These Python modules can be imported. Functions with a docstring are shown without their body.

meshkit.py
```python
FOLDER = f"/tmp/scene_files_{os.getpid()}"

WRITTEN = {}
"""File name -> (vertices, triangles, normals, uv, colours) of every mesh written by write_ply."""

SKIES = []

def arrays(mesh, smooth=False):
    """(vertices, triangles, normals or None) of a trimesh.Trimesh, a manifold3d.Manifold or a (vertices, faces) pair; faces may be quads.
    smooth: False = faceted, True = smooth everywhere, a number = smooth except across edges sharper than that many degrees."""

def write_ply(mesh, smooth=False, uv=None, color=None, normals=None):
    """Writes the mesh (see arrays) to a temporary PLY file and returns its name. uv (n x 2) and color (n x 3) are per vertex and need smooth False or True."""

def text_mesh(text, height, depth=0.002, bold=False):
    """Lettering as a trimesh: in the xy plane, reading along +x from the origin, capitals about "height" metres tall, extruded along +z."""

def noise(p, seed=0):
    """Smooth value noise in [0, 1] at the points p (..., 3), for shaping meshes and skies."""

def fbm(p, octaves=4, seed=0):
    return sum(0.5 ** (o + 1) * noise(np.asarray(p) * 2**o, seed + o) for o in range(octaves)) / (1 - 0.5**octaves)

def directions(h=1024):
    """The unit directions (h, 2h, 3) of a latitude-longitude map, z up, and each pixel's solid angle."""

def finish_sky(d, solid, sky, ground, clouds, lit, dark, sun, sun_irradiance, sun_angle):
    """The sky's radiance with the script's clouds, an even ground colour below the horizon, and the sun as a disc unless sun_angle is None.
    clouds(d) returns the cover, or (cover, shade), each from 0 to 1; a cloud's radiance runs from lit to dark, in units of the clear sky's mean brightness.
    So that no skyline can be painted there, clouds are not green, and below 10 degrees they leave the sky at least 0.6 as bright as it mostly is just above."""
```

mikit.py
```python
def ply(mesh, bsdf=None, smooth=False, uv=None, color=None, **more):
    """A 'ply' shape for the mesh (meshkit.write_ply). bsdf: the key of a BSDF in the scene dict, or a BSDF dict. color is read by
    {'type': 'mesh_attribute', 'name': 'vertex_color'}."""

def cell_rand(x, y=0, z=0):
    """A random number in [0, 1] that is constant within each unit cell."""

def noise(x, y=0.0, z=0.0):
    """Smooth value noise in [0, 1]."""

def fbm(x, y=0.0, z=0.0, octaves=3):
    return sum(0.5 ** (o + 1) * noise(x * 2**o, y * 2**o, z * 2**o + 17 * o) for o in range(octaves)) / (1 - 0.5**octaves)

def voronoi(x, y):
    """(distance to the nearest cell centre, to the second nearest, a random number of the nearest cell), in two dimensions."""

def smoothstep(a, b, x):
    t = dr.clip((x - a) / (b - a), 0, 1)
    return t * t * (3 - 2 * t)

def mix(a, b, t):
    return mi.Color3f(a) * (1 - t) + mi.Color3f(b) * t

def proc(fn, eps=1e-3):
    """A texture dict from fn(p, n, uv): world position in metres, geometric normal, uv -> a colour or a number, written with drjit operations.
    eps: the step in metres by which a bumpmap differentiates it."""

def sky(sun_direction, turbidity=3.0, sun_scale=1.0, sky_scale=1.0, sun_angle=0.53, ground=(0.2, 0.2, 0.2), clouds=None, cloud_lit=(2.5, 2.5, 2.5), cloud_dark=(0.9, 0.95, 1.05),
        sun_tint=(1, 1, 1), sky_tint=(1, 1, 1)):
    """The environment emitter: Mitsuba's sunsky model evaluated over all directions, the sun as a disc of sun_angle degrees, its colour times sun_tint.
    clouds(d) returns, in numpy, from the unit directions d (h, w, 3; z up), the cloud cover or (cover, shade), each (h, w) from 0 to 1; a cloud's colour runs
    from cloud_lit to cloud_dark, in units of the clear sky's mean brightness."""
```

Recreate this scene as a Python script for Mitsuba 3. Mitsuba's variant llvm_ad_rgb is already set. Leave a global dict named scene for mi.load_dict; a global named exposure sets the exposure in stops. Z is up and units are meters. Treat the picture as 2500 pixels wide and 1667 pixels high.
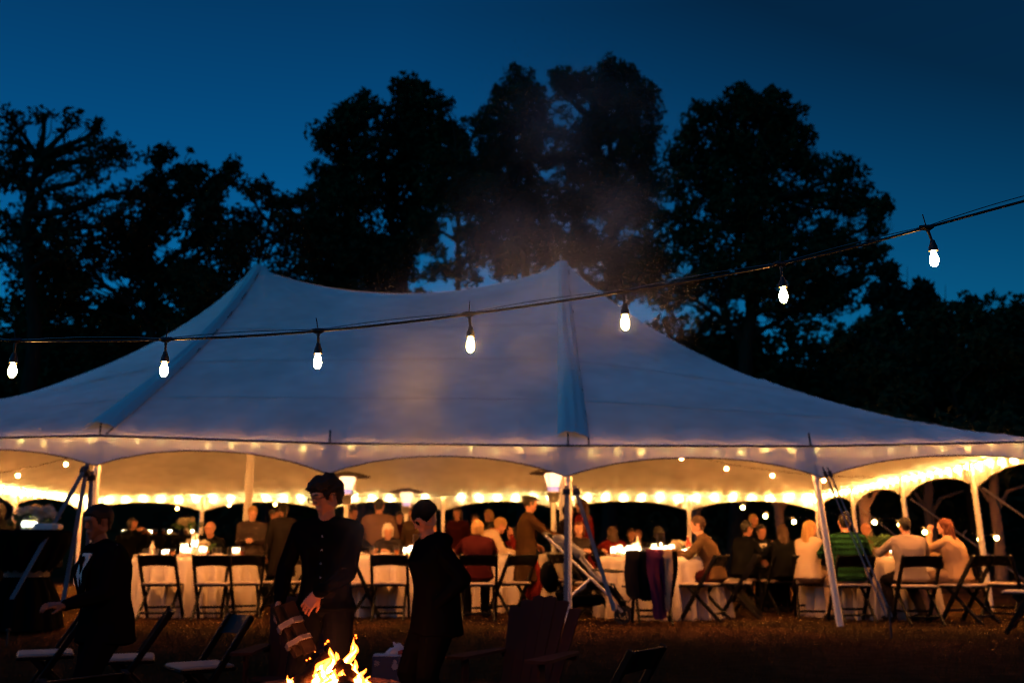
import math, random
import numpy as np, trimesh, mitsuba as mi, drjit as dr, mikit, meshkit
import scipy.sparse as sps, scipy.sparse.linalg as spl
import manifold3d as m3
T = mi.ScalarTransform4f
scene, labels = {}, {}
rng = np.random.default_rng(7)

# ------------------------------------------------------------------ camera, sky, exposure
CAM = np.array([0.0, 0.0, 0.85])
PITCH, YAW, F = math.radians(11.775), math.radians(2.6), 2430 / 2500
FWD = np.array([-math.sin(YAW) * math.cos(PITCH), math.cos(YAW) * math.cos(PITCH), math.sin(PITCH)])
RIGHT = np.array([math.cos(YAW), math.sin(YAW), 0.0])
UP = np.cross(RIGHT, FWD)
scene['camera'] = {'type': 'thinlens', 'fov': math.degrees(2 * math.atan(0.5 / F)), 'fov_axis': 'x', 'aperture_radius': 0.0075,
                   'focus_distance': 4.35, 'near_clip': 0.05, 'far_clip': 600.0,
                   'to_world': T().look_at(origin=CAM.tolist(), target=(CAM + FWD).tolist(), up=[0, 0, 1])}
exposure = 2.6
SUN = (-0.80, -0.60, 0.10)
scene['sky'] = mikit.sky(SUN, turbidity=2.5, sun_scale=0.0, sky_scale=1.0, sky_tint=(0.008, 0.42, 1.06), ground=(0.02, 0.03, 0.02),
                         clouds=lambda d: (np.clip(0.55 * np.clip((np.degrees(np.arcsin(np.clip(d[..., 2], -1, 1))) - 13) / 17, 0, 1) * np.clip(0.5 + 1.2 * d[..., 1], 0, 1) + 0.60 * np.clip((d[..., 0] + 0.15) / 0.65, 0, 1), 0, 0.85), 1.0), cloud_dark=(0.01, 0.05, 0.13))
scene['sky']['sampling_weight'] = 40.0

# ------------------------------------------------------------------ helpers
S_FROM, S_AHEAD, S_RIGHT, S_UP = CAM.copy(), FWD.copy(), RIGHT.copy(), UP.copy()
def at(u, v, y):
    """The point at depth y that a survey of the photograph (in its own pixels) sights at (u, v)."""
    r = S_AHEAD + S_RIGHT * (u - 1250) / 2430 + S_UP * (833.5 - v) / 2430
    return S_FROM + r * (y / r[1])

def ground_z(x, y):
    t = np.clip((np.asarray(y, float) - 6.5) / 5.2, 0, 1)
    return -0.5 + 0.5 * (0.6 * t + 0.4 * t * t * (3 - 2 * t))

used = set()
def numbered(name):
    if name not in used:
        used.add(name); return name
    k = 1
    while f'{name}_{k:03d}' in used: k += 1
    used.add(f'{name}_{k:03d}'); return f'{name}_{k:03d}'

def tag(key, label, cat=None, group=None, kind=None):
    labels[key] = {'label': label}
    if cat: labels[key]['category'] = cat
    if group: labels[key]['group'] = group
    if kind: labels[key]['kind'] = kind

def thing(name, label, cat, group=None, kind=None):
    k = numbered(name); tag(k, label, cat, group, kind); return k

def part(parent, name, mesh, bsdf, smooth=False, **more):
    """One entry of the scene under its thing (or part); returns its key."""
    k = numbered(f'{parent}__{name}')
    scene[k] = mikit.ply(mesh, bsdf, smooth=smooth, **more) if not isinstance(mesh, dict) else {**mesh, 'bsdf': {'type': 'ref', 'id': bsdf}, **more}
    return k

def whole(name, mesh, bsdf, label, cat=None, group=None, kind=None, smooth=False, **more):
    k = thing(name, label, cat, group, kind)
    scene[k] = mikit.ply(mesh, bsdf, smooth=smooth, **more)
    return k

def glow(rgb): return {'emitter': {'type': 'area', 'radiance': {'type': 'rgb', 'value': [float(c) for c in rgb]}}}
def cat(ms): return trimesh.util.concatenate(list(ms))

def tube(points, radii, sides=6, cap=True):
    p = np.asarray(points, float)
    r = np.broadcast_to(np.asarray(radii, float), (len(p),))
    t = np.gradient(p, axis=0); t /= np.linalg.norm(t, axis=1, keepdims=True) + 1e-12
    ref = np.array([0, 0, 1.0]) if abs(t[:, 2]).mean() < 0.8 else np.array([1.0, 0, 0])
    a = np.cross(t, ref); a /= np.linalg.norm(a, axis=1, keepdims=True) + 1e-12
    b = np.cross(t, a)
    an = np.arange(sides) * 2 * np.pi / sides
    v = (p[:, None] + r[:, None, None] * (np.cos(an)[None, :, None] * a[:, None] + np.sin(an)[None, :, None] * b[:, None])).reshape(-1, 3)
    i, j = np.meshgrid(np.arange(len(p) - 1), np.arange(sides), indexing='ij')
    q = np.stack([i * sides + j, i * sides + (j + 1) % sides, (i + 1) * sides + (j + 1) % sides, (i + 1) * sides + j], -1).reshape(-1, 4)
    f = np.vstack([q[:, [0, 2, 1]], q[:, [0, 3, 2]]])
    if cap:
        n = len(v); v = np.vstack([v, p[:1], p[-1:]]); k = np.arange(sides)
        f = np.vstack([f, np.stack([(k * 0) + n, k, (k + 1) % sides], 1), np.stack([(k * 0) + n + 1, (len(p) - 1) * sides + (k + 1) % sides, (len(p) - 1) * sides + k], 1)])
    m = trimesh.Trimesh(v, f, process=False)
    return m

def box(size, center=(0, 0, 0), rot=None, bevel=0.0):
    sx, sy, sz = np.array(size, float) / 2
    if bevel > 0:
        b = min(bevel, 0.45 * min(size))
        pts = [np.array([x * (sx - b * (k != 0)), y * (sy - b * (k != 1)), z * (sz - b * (k != 2))]) for x in (-1, 1) for y in (-1, 1) for z in (-1, 1) for k in range(3)]
        m = trimesh.convex.convex_hull(np.array(pts))
    else:
        m = trimesh.creation.box(size)
    if rot is not None: m.apply_transform(rot)
    m.apply_translation(center)
    return m

def rot(ax, deg): return trimesh.transformations.rotation_matrix(math.radians(deg), {'x': [1, 0, 0], 'y': [0, 1, 0], 'z': [0, 0, 1]}[ax])
def moved(m, loc=(0, 0, 0), rz=0):
    m = m.copy(); m.apply_transform(rot('z', rz)); m.apply_translation(loc); return m

def lathe(profile, n=24, loc=(0, 0, 0)):
    m = trimesh.creation.revolve(np.array(profile, float), sections=n)
    m.apply_translation(loc); return m

def bar(a, b, w, h, up=(0, 0, 1), bevel=0.0):
    """A rectangular bar from a to b, w wide (across up) and h high (along up)."""
    a, b = np.asarray(a, float), np.asarray(b, float)
    d = b - a; L = np.linalg.norm(d); z = d / L
    x = np.cross(up, z); x /= np.linalg.norm(x); y = np.cross(z, x)
    m = box((w, h, L), bevel=bevel)
    M = np.eye(4); M[:3, 0], M[:3, 1], M[:3, 2], M[:3, 3] = x, y, z, (a + b) / 2
    m.apply_transform(M); return m

# ------------------------------------------------------------------ materials
def rgb(*c): return {'type': 'rgb', 'value': [float(x) for x in c]}
def mat(name, c, rough=0.6, metal=0.0, spec=0.4, sheen=0.0):
    scene[name] = {'type': 'twosided', 'bsdf': {'type': 'principled', 'base_color': c if isinstance(c, dict) else rgb(*c), 'roughness': rough, 'metallic': metal, 'specular': spec, 'sheen': sheen}}
    return name
def matte(name, c):
    scene[name] = {'type': 'twosided', 'bsdf': {'type': 'diffuse', 'reflectance': c if isinstance(c, dict) else rgb(*c)}}
    return name

def _grass(p, n, uv):
    a = mikit.fbm(p.x * 0.9, p.y * 0.9, 3.0); b = mikit.noise(p.x * 9, p.y * 22, 1.0)
    return mikit.mix((0.066, 0.030, 0.014), (0.036, 0.023, 0.010), mikit.smoothstep(0.35, 0.65, a)) * (0.65 + 0.6 * b)
def _fabric(p, n, uv):
    a = mikit.fbm(p.x * 0.6, p.y * 0.6, p.z * 0.6); b = mikit.noise(p.x * 6, p.y * 6, p.z * 6)
    return mikit.mix((0.90, 0.96, 0.94), (0.68, 0.76, 0.75), mikit.smoothstep(0.3, 0.7, a)) * (0.90 + 0.14 * b)
def _bark(p, n, uv):
    return mikit.mix((0.014, 0.012, 0.010), (0.035, 0.028, 0.022), mikit.fbm(p.x * 14, p.y * 14, p.z * 3))
matte('m_grass_ground', mikit.proc(_grass))
matte('m_grass_blade', (0.055, 0.030, 0.013))
scene['m_fabric'] = {'type': 'principledthin', 'base_color': mikit.proc(_fabric), 'roughness': 0.6, 'spec_trans': 0.0, 'diff_trans': 0.075, 'eta': 1.3}
scene['m_valance'] = {'type': 'principledthin', 'base_color': rgb(0.78, 0.84, 0.85), 'roughness': 0.6, 'spec_trans': 0.0, 'diff_trans': 0.065, 'eta': 1.3}
scene['m_fabric_dense'] = {'type': 'principledthin', 'base_color': rgb(0.74, 0.76, 0.76), 'roughness': 0.6, 'spec_trans': 0.0, 'diff_trans': 0.06, 'eta': 1.3}
mat('m_strap', (0.04, 0.042, 0.05), 0.9, spec=0.1)
mat('m_webbing', (0.17, 0.165, 0.165), 0.9, spec=0.1)
mat('m_pole', (0.72, 0.70, 0.68), 0.35, 0.15)
mat('m_aluminium', (0.62, 0.62, 0.62), 0.35, 0.7)
mat('m_dark_iron', (0.03, 0.03, 0.032), 0.5, 0.3)
mat('m_cord', (0.012, 0.012, 0.013), 0.35)
matte('m_bulb', (0.8, 0.75, 0.65))
matte('m_leaf', (0.030, 0.040, 0.020))
matte('m_leaf_dry', (0.045, 0.038, 0.020))
matte('m_needle', (0.016, 0.026, 0.018))
matte('m_bark', mikit.proc(_bark))
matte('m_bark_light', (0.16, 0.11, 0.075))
# ------------------------------------------------------------------ ground
def grid_mesh(xs, ys, z):
    X, Y = np.meshgrid(xs, ys, indexing='ij'); n, m = len(xs), len(ys)
    v = np.stack([X, Y, z], -1).reshape(-1, 3)
    i, j = np.meshgrid(np.arange(n - 1), np.arange(m - 1), indexing='ij'); a = i * m + j
    f = np.stack([a, a + m, a + m + 1, a + 1], -1).reshape(-1, 4)
    return trimesh.Trimesh(v, np.vstack([f[:, [0, 1, 2]], f[:, [0, 2, 3]]]), process=False)
gx = np.unique(np.concatenate([np.linspace(-260, -20, 13), np.linspace(-20, 20, 81), np.linspace(20, 260, 13)]))
gy = np.unique(np.concatenate([np.linspace(-150, -6, 13), np.linspace(-6, 30, 91), np.linspace(30, 320, 16)]))
GX, GY = np.meshgrid(gx, gy, indexing='ij')
gz = ground_z(GX, GY) + 0.035 * (meshkit.fbm(np.stack([GX * 0.8, GY * 0.8, GX * 0], -1), 3, 5) - 0.5)
whole('ground', grid_mesh(gx, gy, gz), 'm_grass_ground', 'dark trampled lawn that rises gently towards the tent', kind='structure', smooth=True)
def lawn_z(x, y):
    return ground_z(x, y) + 0.035 * (meshkit.fbm(np.stack([np.asarray(x) * 0.8, np.asarray(y) * 0.8, np.asarray(x) * 0], -1), 3, 5) - 0.5)

nb = 90000
bxy = np.stack([rng.uniform(-9.5, 8.0, nb), 7.6 + 7.4 * rng.random(nb) ** 1.4], 1)
bz = lawn_z(bxy[:, 0], bxy[:, 1])
ang = rng.uniform(0, 2 * np.pi, nb); hgt = rng.uniform(0.02, 0.065, nb); lean = rng.normal(0, 0.025, (nb, 2)); w = 0.005
side = np.stack([np.cos(ang), np.sin(ang), ang * 0], 1) * w
base = np.column_stack([bxy, bz - 0.005]); tip = base + np.column_stack([lean, hgt])
gv = np.stack([base - side, base + side, tip], 1).reshape(-1, 3)
whole('grass', trimesh.Trimesh(gv, np.arange(3 * nb).reshape(-1, 3), process=False), 'm_grass_blade', 'short worn grass blades on the lawn in front of the tent', 'grass', kind='stuff')

# ------------------------------------------------------------------ tent
TX = -11.6 + 0.15 * np.arange(119); TY = np.linspace(11.9, 24.1, 83)
EAVE_X = [-11.6, -8.6, -5.6, -2.75, 0.1, 3.1, 6.1]; EAVE_Z = [2.15, 2.15, 2.2, 2.09, 2.05, 2.03, 2.08]
END_Y = [14.95, 18.0, 21.05]
def tent_surface():
    """Heights of the stretched canopy: a spring net with stiff webbing along the ridge, the cross seams and the hips."""
    NX, NY = len(TX), len(TY); idx = np.arange(NX * NY).reshape(NX, NY); I, J, W = [], [], []
    def e(a, b, w):
        I.append(a); J.append(b); W.append(w)
    for i in range(NX):
        for j in range(NY):
            if i < NX - 1: e(idx[i, j], idx[i + 1, j], (50 if 40 <= i < 78 else 6 if i < 40 else 12) if j == 41 else 1)
            if j < NY - 1: e(idx[i, j], idx[i, j + 1], 25 if i in (40, 78) else 1)
    for ip, s, wh in ((40, -1, 6), (78, 1, 20)):
        for t in (-1, 1):
            pts = [(ip + s * k, round(41 + t * k * 41 / 40)) for k in range(41)]
            for a, b in zip(pts[:-1], pts[1:]): e(idx[a], idx[b], wh)
    n = NX * NY
    A = sps.coo_matrix((W, (I, J)), (n, n)); A = A + A.T
    L = (sps.diags(np.asarray(A.sum(1)).ravel()) - A).tocsr()
    z = np.full((NX, NY), np.nan)
    z[:, 0] = np.interp(TX, EAVE_X, EAVE_Z); z[:, -1] = 2.1
    z[0, :] = np.interp(TY, [11.9, 24.1], [2.15, 2.1]); z[-1, :] = np.interp(TY, [11.9, 24.1], [2.08, 2.1])
    for ip in (40, 78):
        z[ip - 1:ip + 2, 40:43] = 6.0; z[ip, 41] = 6.05
    zz = z.ravel(); f = ~np.isnan(zz); u = ~f
    zz[u] = spl.spsolve(L[u][:, u].tocsc(), -L[u][:, f] @ zz[f])
    z = zz.reshape(NX, NY)
    X, Y = np.meshgrid(TX, TY, indexing='ij')
    edge = np.minimum.reduce([X - TX[0], TX[-1] - X, Y - TY[0], TY[-1] - Y])
    wr = np.exp(-edge / 0.6) * (1 - np.exp(-edge / 0.1))
    along = np.where(np.minimum(X - TX[0], TX[-1] - X) < np.minimum(Y - TY[0], TY[-1] - Y), Y, X)
    z = z + wr * 0.03 * np.sin(along * 2 * np.pi / 0.6 + 3 * meshkit.noise(np.stack([X, Y, X * 0], -1), 2))
    z += 0.02 * (meshkit.fbm(np.stack([X * 0.7, Y * 0.7, X * 0], -1), 3, 9) - 0.5) * np.clip(edge, 0, 1)
    return z
TZ = tent_surface()
from scipy.interpolate import RegularGridInterpolator
roof_at = RegularGridInterpolator((TX, TY), TZ, bounds_error=False, fill_value=None)
def roof_z(x, y): return roof_at(np.stack(np.broadcast_arrays(np.clip(x, TX[0], TX[-1]), np.clip(y, TY[0], TY[-1])), -1))

tent = thing('tent', 'large white pole tent with two peaks, lit warm from inside', 'tent')
fx, fy = np.linspace(TX[0], TX[-1], 119 * 4 - 3), np.linspace(TY[0], TY[-1], 83 * 4 - 3)
CX, CY = np.meshgrid(fx, fy, indexing='ij')
fz = roof_z(CX, CY); edge_ = np.minimum.reduce([CX - TX[0], TX[-1] - CX, CY - TY[0], TY[-1] - CY])
for px_ in (0.1, -5.6):                                       # creases pulling from the two peaks
    r_, th_ = np.hypot(CX - px_, CY - 18), np.arctan2(CY - 18, CX - px_)
    fz += 0.016 * np.sin(th_ * 23 + 5 * meshkit.noise(np.stack([CX, CY, 0 * CX], -1), 5)) * np.exp(-r_ / 1.9) * np.clip(r_ / 0.5 - 0.4, 0, 1) * meshkit.noise(np.stack([CX * 0.8, CY * 0.8, 0 * CX + px_], -1), 6)
for x0, y0, a0, L0 in ((-4.3, 15.6, -0.35, 1.5), (-1.5, 13.5, 0.5, 1.2), (1.8, 14.6, -0.6, 1.4), (3.2, 13.2, -0.3, 1.3), (-7.5, 14.0, 0.6, 1.6), (-2.8, 16.2, 0.2, 1.2)):   # long slack creases
    s_, t_ = (CX - x0) * math.cos(a0) + (CY - y0) * math.sin(a0), -(CX - x0) * math.sin(a0) + (CY - y0) * math.cos(a0)
    fz += 0.014 * np.sin(t_ * 2 * np.pi / 0.34) * np.exp(-(s_ / L0) ** 2 - (t_ / 0.32) ** 2)
fz += 0.006 * (meshkit.fbm(np.stack([CX * 2.2, CY * 2.2, 0 * CX], -1), 3, 12) - 0.5) * np.clip(edge_, 0, 1)
part(tent, 'canopy', grid_mesh(fx, fy, fz), 'm_fabric', smooth=True)

def valance(pa, pb, poles, outward, flare=0.02, mid=0.135, tipd=0.36):
    """A scalloped skirt hanging from the eave between a and b; deepest at the poles (parameters along the run)."""
    pa, pb = np.array(pa, float), np.array(pb, float); L = np.linalg.norm(pb - pa); n = int(L / 0.05)
    t = np.linspace(0, 1, n + 1); P = pa + (pb - pa) * t[:, None]
    P3 = np.column_stack([P, roof_z(P[:, 0], P[:, 1])])
    s = t * L; q = np.array(sorted(poles)); k = np.clip(np.searchsorted(q, s) - 1, 0, len(q) - 2)
    ph = (s - q[k]) / (q[k + 1] - q[k]); ph = np.clip(ph, 0, 1)
    d = mid + (tipd - mid) * np.abs(2 * ph - 1) ** 2.3
    o = np.array([*outward, 0.0]); rows = []
    for r in range(7):
        h = r / 6
        wv = 0.012 * np.sin(s * 2 * np.pi / 0.37 + 2 * np.sin(s * 1.3)) * h
        rows.append(P3 + o * (0.006 + flare * h * d / tipd + wv)[:, None] - np.array([0, 0, 1.0]) * (h * d)[:, None])
    R = np.stack(rows, 1); v = R.reshape(-1, 3); m = 7
    i, j = np.meshgrid(np.arange(n), np.arange(6), indexing='ij'); a = i * m + j
    f = np.stack([a, a + m, a + m + 1, a + 1], -1).reshape(-1, 4)
    skirt = trimesh.Trimesh(v, np.vstack([f[:, [0, 1, 2]], f[:, [0, 2, 3]]]), process=False)
    return skirt, rows[-1], P3
FY, BY, LX, RX = TY[0], TY[-1], TX[0], TX[-1]
sides = [((LX, FY), (RX, FY), [x - LX for x in EAVE_X], (0, -1)), ((RX, FY), (RX, BY), [y - FY for y in [FY, *END_Y, BY]], (1, 0)),
         ((LX, BY), (RX, BY), [x - LX for x in EAVE_X], (0, 1)), ((LX, FY), (LX, BY), [y - FY for y in [FY, *END_Y, BY]], (-1, 0))]
for a, b, q, o in sides:
    mesh, hem, top = valance(a, b, q, o)
    vk = part(tent, 'valance', mesh, 'm_valance', smooth=True)
    part(vk, 'hem', tube(hem, 0.008, 5), 'm_webbing', smooth=True)
    part(tent, 'eave_cable', tube(top + np.array([*o, 0]) * 0.012 + np.array([0, 0, 0.008]), 0.011, 5), 'm_strap', smooth=True)

# reinforcing flaps over the two cross seams, with lacing and faint horizontal seam tapes
for sx, w0, w1 in ((0.1, -0.10, 0.30), (-5.6, -0.28, 0.12)):
    for y0, y1, nm in ((FY + 0.16, 18.0, 'seam_flap'), (18.0, BY, 'seam_flap')):
        yy = np.linspace(y0, y1, 90); uu = np.linspace(w0, w1, 26)
        U, Y = np.meshgrid(uu, yy, indexing='ij')
        taper = np.clip(np.abs(Y - 18.0) / 6.1, 0.0, 1) * 0.55 + 0.45
        X = sx + U * taper
        e = np.minimum((U - w0) / (w1 - w0), (w1 - U) / (w1 - w0)); lift = 0.02 + 0.085 * np.clip(e * 4, 0, 1) ** 0.7 * (0.55 + 0.9 * meshkit.noise(np.stack([U * 16, Y * 0.55 + U * 3, U * 0], -1), 3))
        part(tent, nm, grid_mesh(uu, yy, 0 * U) if False else (lambda m: (setattr(m, 'vertices', np.stack([X, Y, roof_z(X, Y) + lift], -1).reshape(-1, 3)), m)[1])(grid_mesh(uu, yy, 0 * U)), 'm_fabric_dense', smooth=True)
    xx = sx + (w1 if sx > -1 else w1) * 0.9
    yy = np.linspace(FY, 17.7, 60); tp = np.clip(np.abs(yy - 18) / 6.1, 0, 1) * 0.55 + 0.45
    lx_ = sx + (w1 - 0.03) * tp + 0.012 * np.sin(yy * 9)
    part(tent, 'lacing', tube(np.column_stack([lx_, yy, roof_z(lx_, yy) + 0.03]), 0.010, 5), 'm_strap', smooth=True)
for yy in (13.1, 14.4, 15.7):
    xx = np.linspace(LX + 0.3, RX - 0.3, 150); m = []
    A = np.column_stack([xx, xx * 0 + yy, roof_z(xx, yy) + 0.014]); B = np.column_stack([xx, xx * 0 + yy + 0.045, roof_z(xx, yy + 0.045) + 0.014])
    v = np.stack([A, B], 1).reshape(-1, 3); i = np.arange(len(xx) - 1) * 2
    part(tent, 'seam_tape', trimesh.Trimesh(v, np.vstack([np.stack([i, i + 2, i + 3], 1), np.stack([i, i + 3, i + 1], 1)]), process=False), 'm_fabric_dense', smooth=True)
for px in (0.1, -5.6):
    part(tent, 'center_pole', tube([(px, 18, 0), (px, 18, 3), (px, 18, 6.04)], 0.07, 14), 'm_pole', smooth=30)
    part(tent, 'finial', tube([(px, 18, 6.04), (px, 18, 6.26)], [0.02, 0.012], 8), 'm_aluminium', smooth=True)
    part(tent, 'peak_collar', lathe([(0.0, 0.12), (0.1, 0.10), (0.17, 0.0), (0.24, -0.14)], 24, (px, 18, 6.0)), 'm_fabric_dense', smooth=True)

side_poles = []
lean_out = {0: 0.02}
for x, z in zip(EAVE_X, EAVE_Z):
    side_poles.append(((x + 0.03, FY - 0.02, 0.0), (x, FY + 0.04, z), True))
side_poles[5] = ((3.17, FY - 0.10, 0.0), (3.0, FY + 0.04, 2.03), True)
side_poles[4] = ((0.11, FY - 0.02, 0.0), (0.13, FY + 0.04, 2.05), True)
for x in EAVE_X: side_poles.append(((x, BY + 0.02, 0.0), (x, BY - 0.04, 2.1), False))
for y in END_Y:
    side_poles.append(((RX + 0.05, y, 0), (RX - 0.04, y, 2.09), False)); side_poles.append(((LX - 0.05, y, 0), (LX + 0.04, y, 2.12), False))
for a, b, front in side_poles:
    a, b = np.array(a), np.array(b)
    k = part(tent, 'side_pole', tube([a, (a + b) / 2, b], 0.042, 12), 'm_pole', smooth=30)
    part(k, 'collar', tube([a + (b - a) * 0.80, a + (b - a) * 0.80 + (b - a) * 0.02], 0.052, 12), 'm_aluminium', smooth=30)
    d = (b - a) / np.linalg.norm(b - a)
    part(k, 'spike', tube([b + d * 0.0, b + d * 0.17], 0.012, 6), 'm_dark_iron')

def strap(a, b, w, bs, name='guy_strap', hook=True):
    a, b = np.array(a, float), np.array(b, float)
    d = b - a
    m = bar(a, b, w, 0.006, up=(0, -1, 0.3))
    k = part(tent, name, m, bs)
    if hook: part(k, 'ratchet', bar(a + d * 0.03, a + d * 0.075, w * 2.0, 0.04, up=(0, -1, 0.3), bevel=0.008), 'm_dark_iron')
    return k
def stake(p, label, h=0.3):
    p = np.array(p, float); p[2] = float(lawn_z(p[0], p[1]))
    k = thing('tent_stake', label, 'stake')
    part(k, 'shaft', tube([p - [0, 0, 0.1], p + [0, 0, h]], 0.013, 8), 'm_dark_iron')
    part(k, 'head', tube([p + [0, 0, h], p + [0, 0, h + 0.02]], 0.026, 10), 'm_dark_iron')
# straps read off the photograph: upper end under the valance tip, lower end at a stake in the lawn
for (u0, v0, y0), (u1, v1, y1), w in (((722 * .2976, 1130, 11.8), (28, 1462, 10.35), 0.05), ((212, 1140, 11.8), (152, 1478, 10.9), 0.05), ((224, 1150, 11.84), (205, 1470, 11.5), 0.05),
                                     ((1383, 1185, 11.85), (1381, 1492, 11.2), 0.045), ((1402, 1185, 11.85), (1500, 1490, 10.9), 0.045),
                                     ((2008, 1140, 11.85), (2165, 1505, 11.0), 0.018), ((2020, 1140, 11.85), (2178, 1505, 11.0), 0.018)):
    strap(at(u0, v0, y0), at(u1, v1, y1), w, 'm_webbing')
for y, v0, u1 in ((21.05, 0, 2.0), (17.95, 0, 2.2), (14.9, 0, 2.2)):
    a = np.array([RX + 0.08, y, 1.72]); b = np.array([RX + u1, y, 0.1])
    k = part(tent, 'guy_rope', tube([a, b], 0.016, 6), 'm_webbing'); c = a + (b - a) * 0.4
    part(k, 'knot', tube([c, c + [0.02, 0, 0.05], c + [0.06, -0.02, 0.1]], 0.012, 5), 'm_webbing')
stake(at(2175, 1540, 10.9), 'thin dark iron stake in the lawn below the twin straps at the right tent pole')
stake(at(28, 1462, 10.3), 'dark iron stake at the foot of the long slanting strap at the left edge', 0.15)
# ------------------------------------------------------------------ lamps
WARM = np.array([1.0, 0.35, 0.075])
def ball(c, r): return {'type': 'sphere', 'center': [float(x) for x in c], 'radius': float(r)}

eave = thing('string_light', 'string of small round bulbs running round the inside of the tent eave', 'string lights')
runs = []
def run_bulbs(pa, pb, inward, n0=0.29, off=0.034, drop=0.055):
    pa, pb = np.array(pa, float), np.array(pb, float); L = np.linalg.norm(pb - pa); n = int(L / n0)
    out = []
    for i in range(n):
        p = pa + (pb - pa) * (i + 0.5) / n + np.array(inward) * (off + abs(rng.normal(0, 0.008)))
        out.append(np.array([p[0], p[1], float(roof_z(p[0], p[1])) - drop - abs(rng.normal(0, 0.02))]))
    return out
bulbs = run_bulbs((-10.2, FY), (RX, FY), (0, 1)) + run_bulbs((RX, FY), (RX, BY), (-1, 0), 0.37) + run_bulbs((RX, BY), (LX, BY), (0, -1), 0.43) + run_bulbs((LX, BY), (LX, 15.5), (1, 0))
wire = []
for a, b in zip(bulbs[:-1], bulbs[1:]):
    wire += [a + [0, 0, 0.05], (a + b) / 2 + [0, 0, 0.035]]
part(eave, 'cord', tube(wire, 0.005, 4), 'm_cord')
for p in bulbs: 
    k_ = part(eave, 'bulb', ball(p, 0.024), 'm_bulb', **glow(WARM * (150 if p[1] < FY + 0.2 else 90 if p[0] > RX - 0.2 else 180)))
    if p[1] < FY + 0.2: scene[k_]['emitter']['sampling_weight'] = 4.0
tag(part(eave, 'socket', cat(tube([p + [0, 0, 0.018], p + [0, 0, 0.05]], 0.010, 6) for p in bulbs), 'm_cord'), 'row of tiny black bulb sockets', kind='stuff')

def pear(p, s=1.0):
    """The glass of a long café bulb, cap up, hanging from p."""
    return lathe([(0.0, -0.112 * s), (0.012 * s, -0.109 * s), (0.024 * s, -0.095 * s), (0.031 * s, -0.070 * s), (0.029 * s, -0.045 * s), (0.019 * s, -0.018 * s), (0.013 * s, 0.0)], 14, p)

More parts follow.
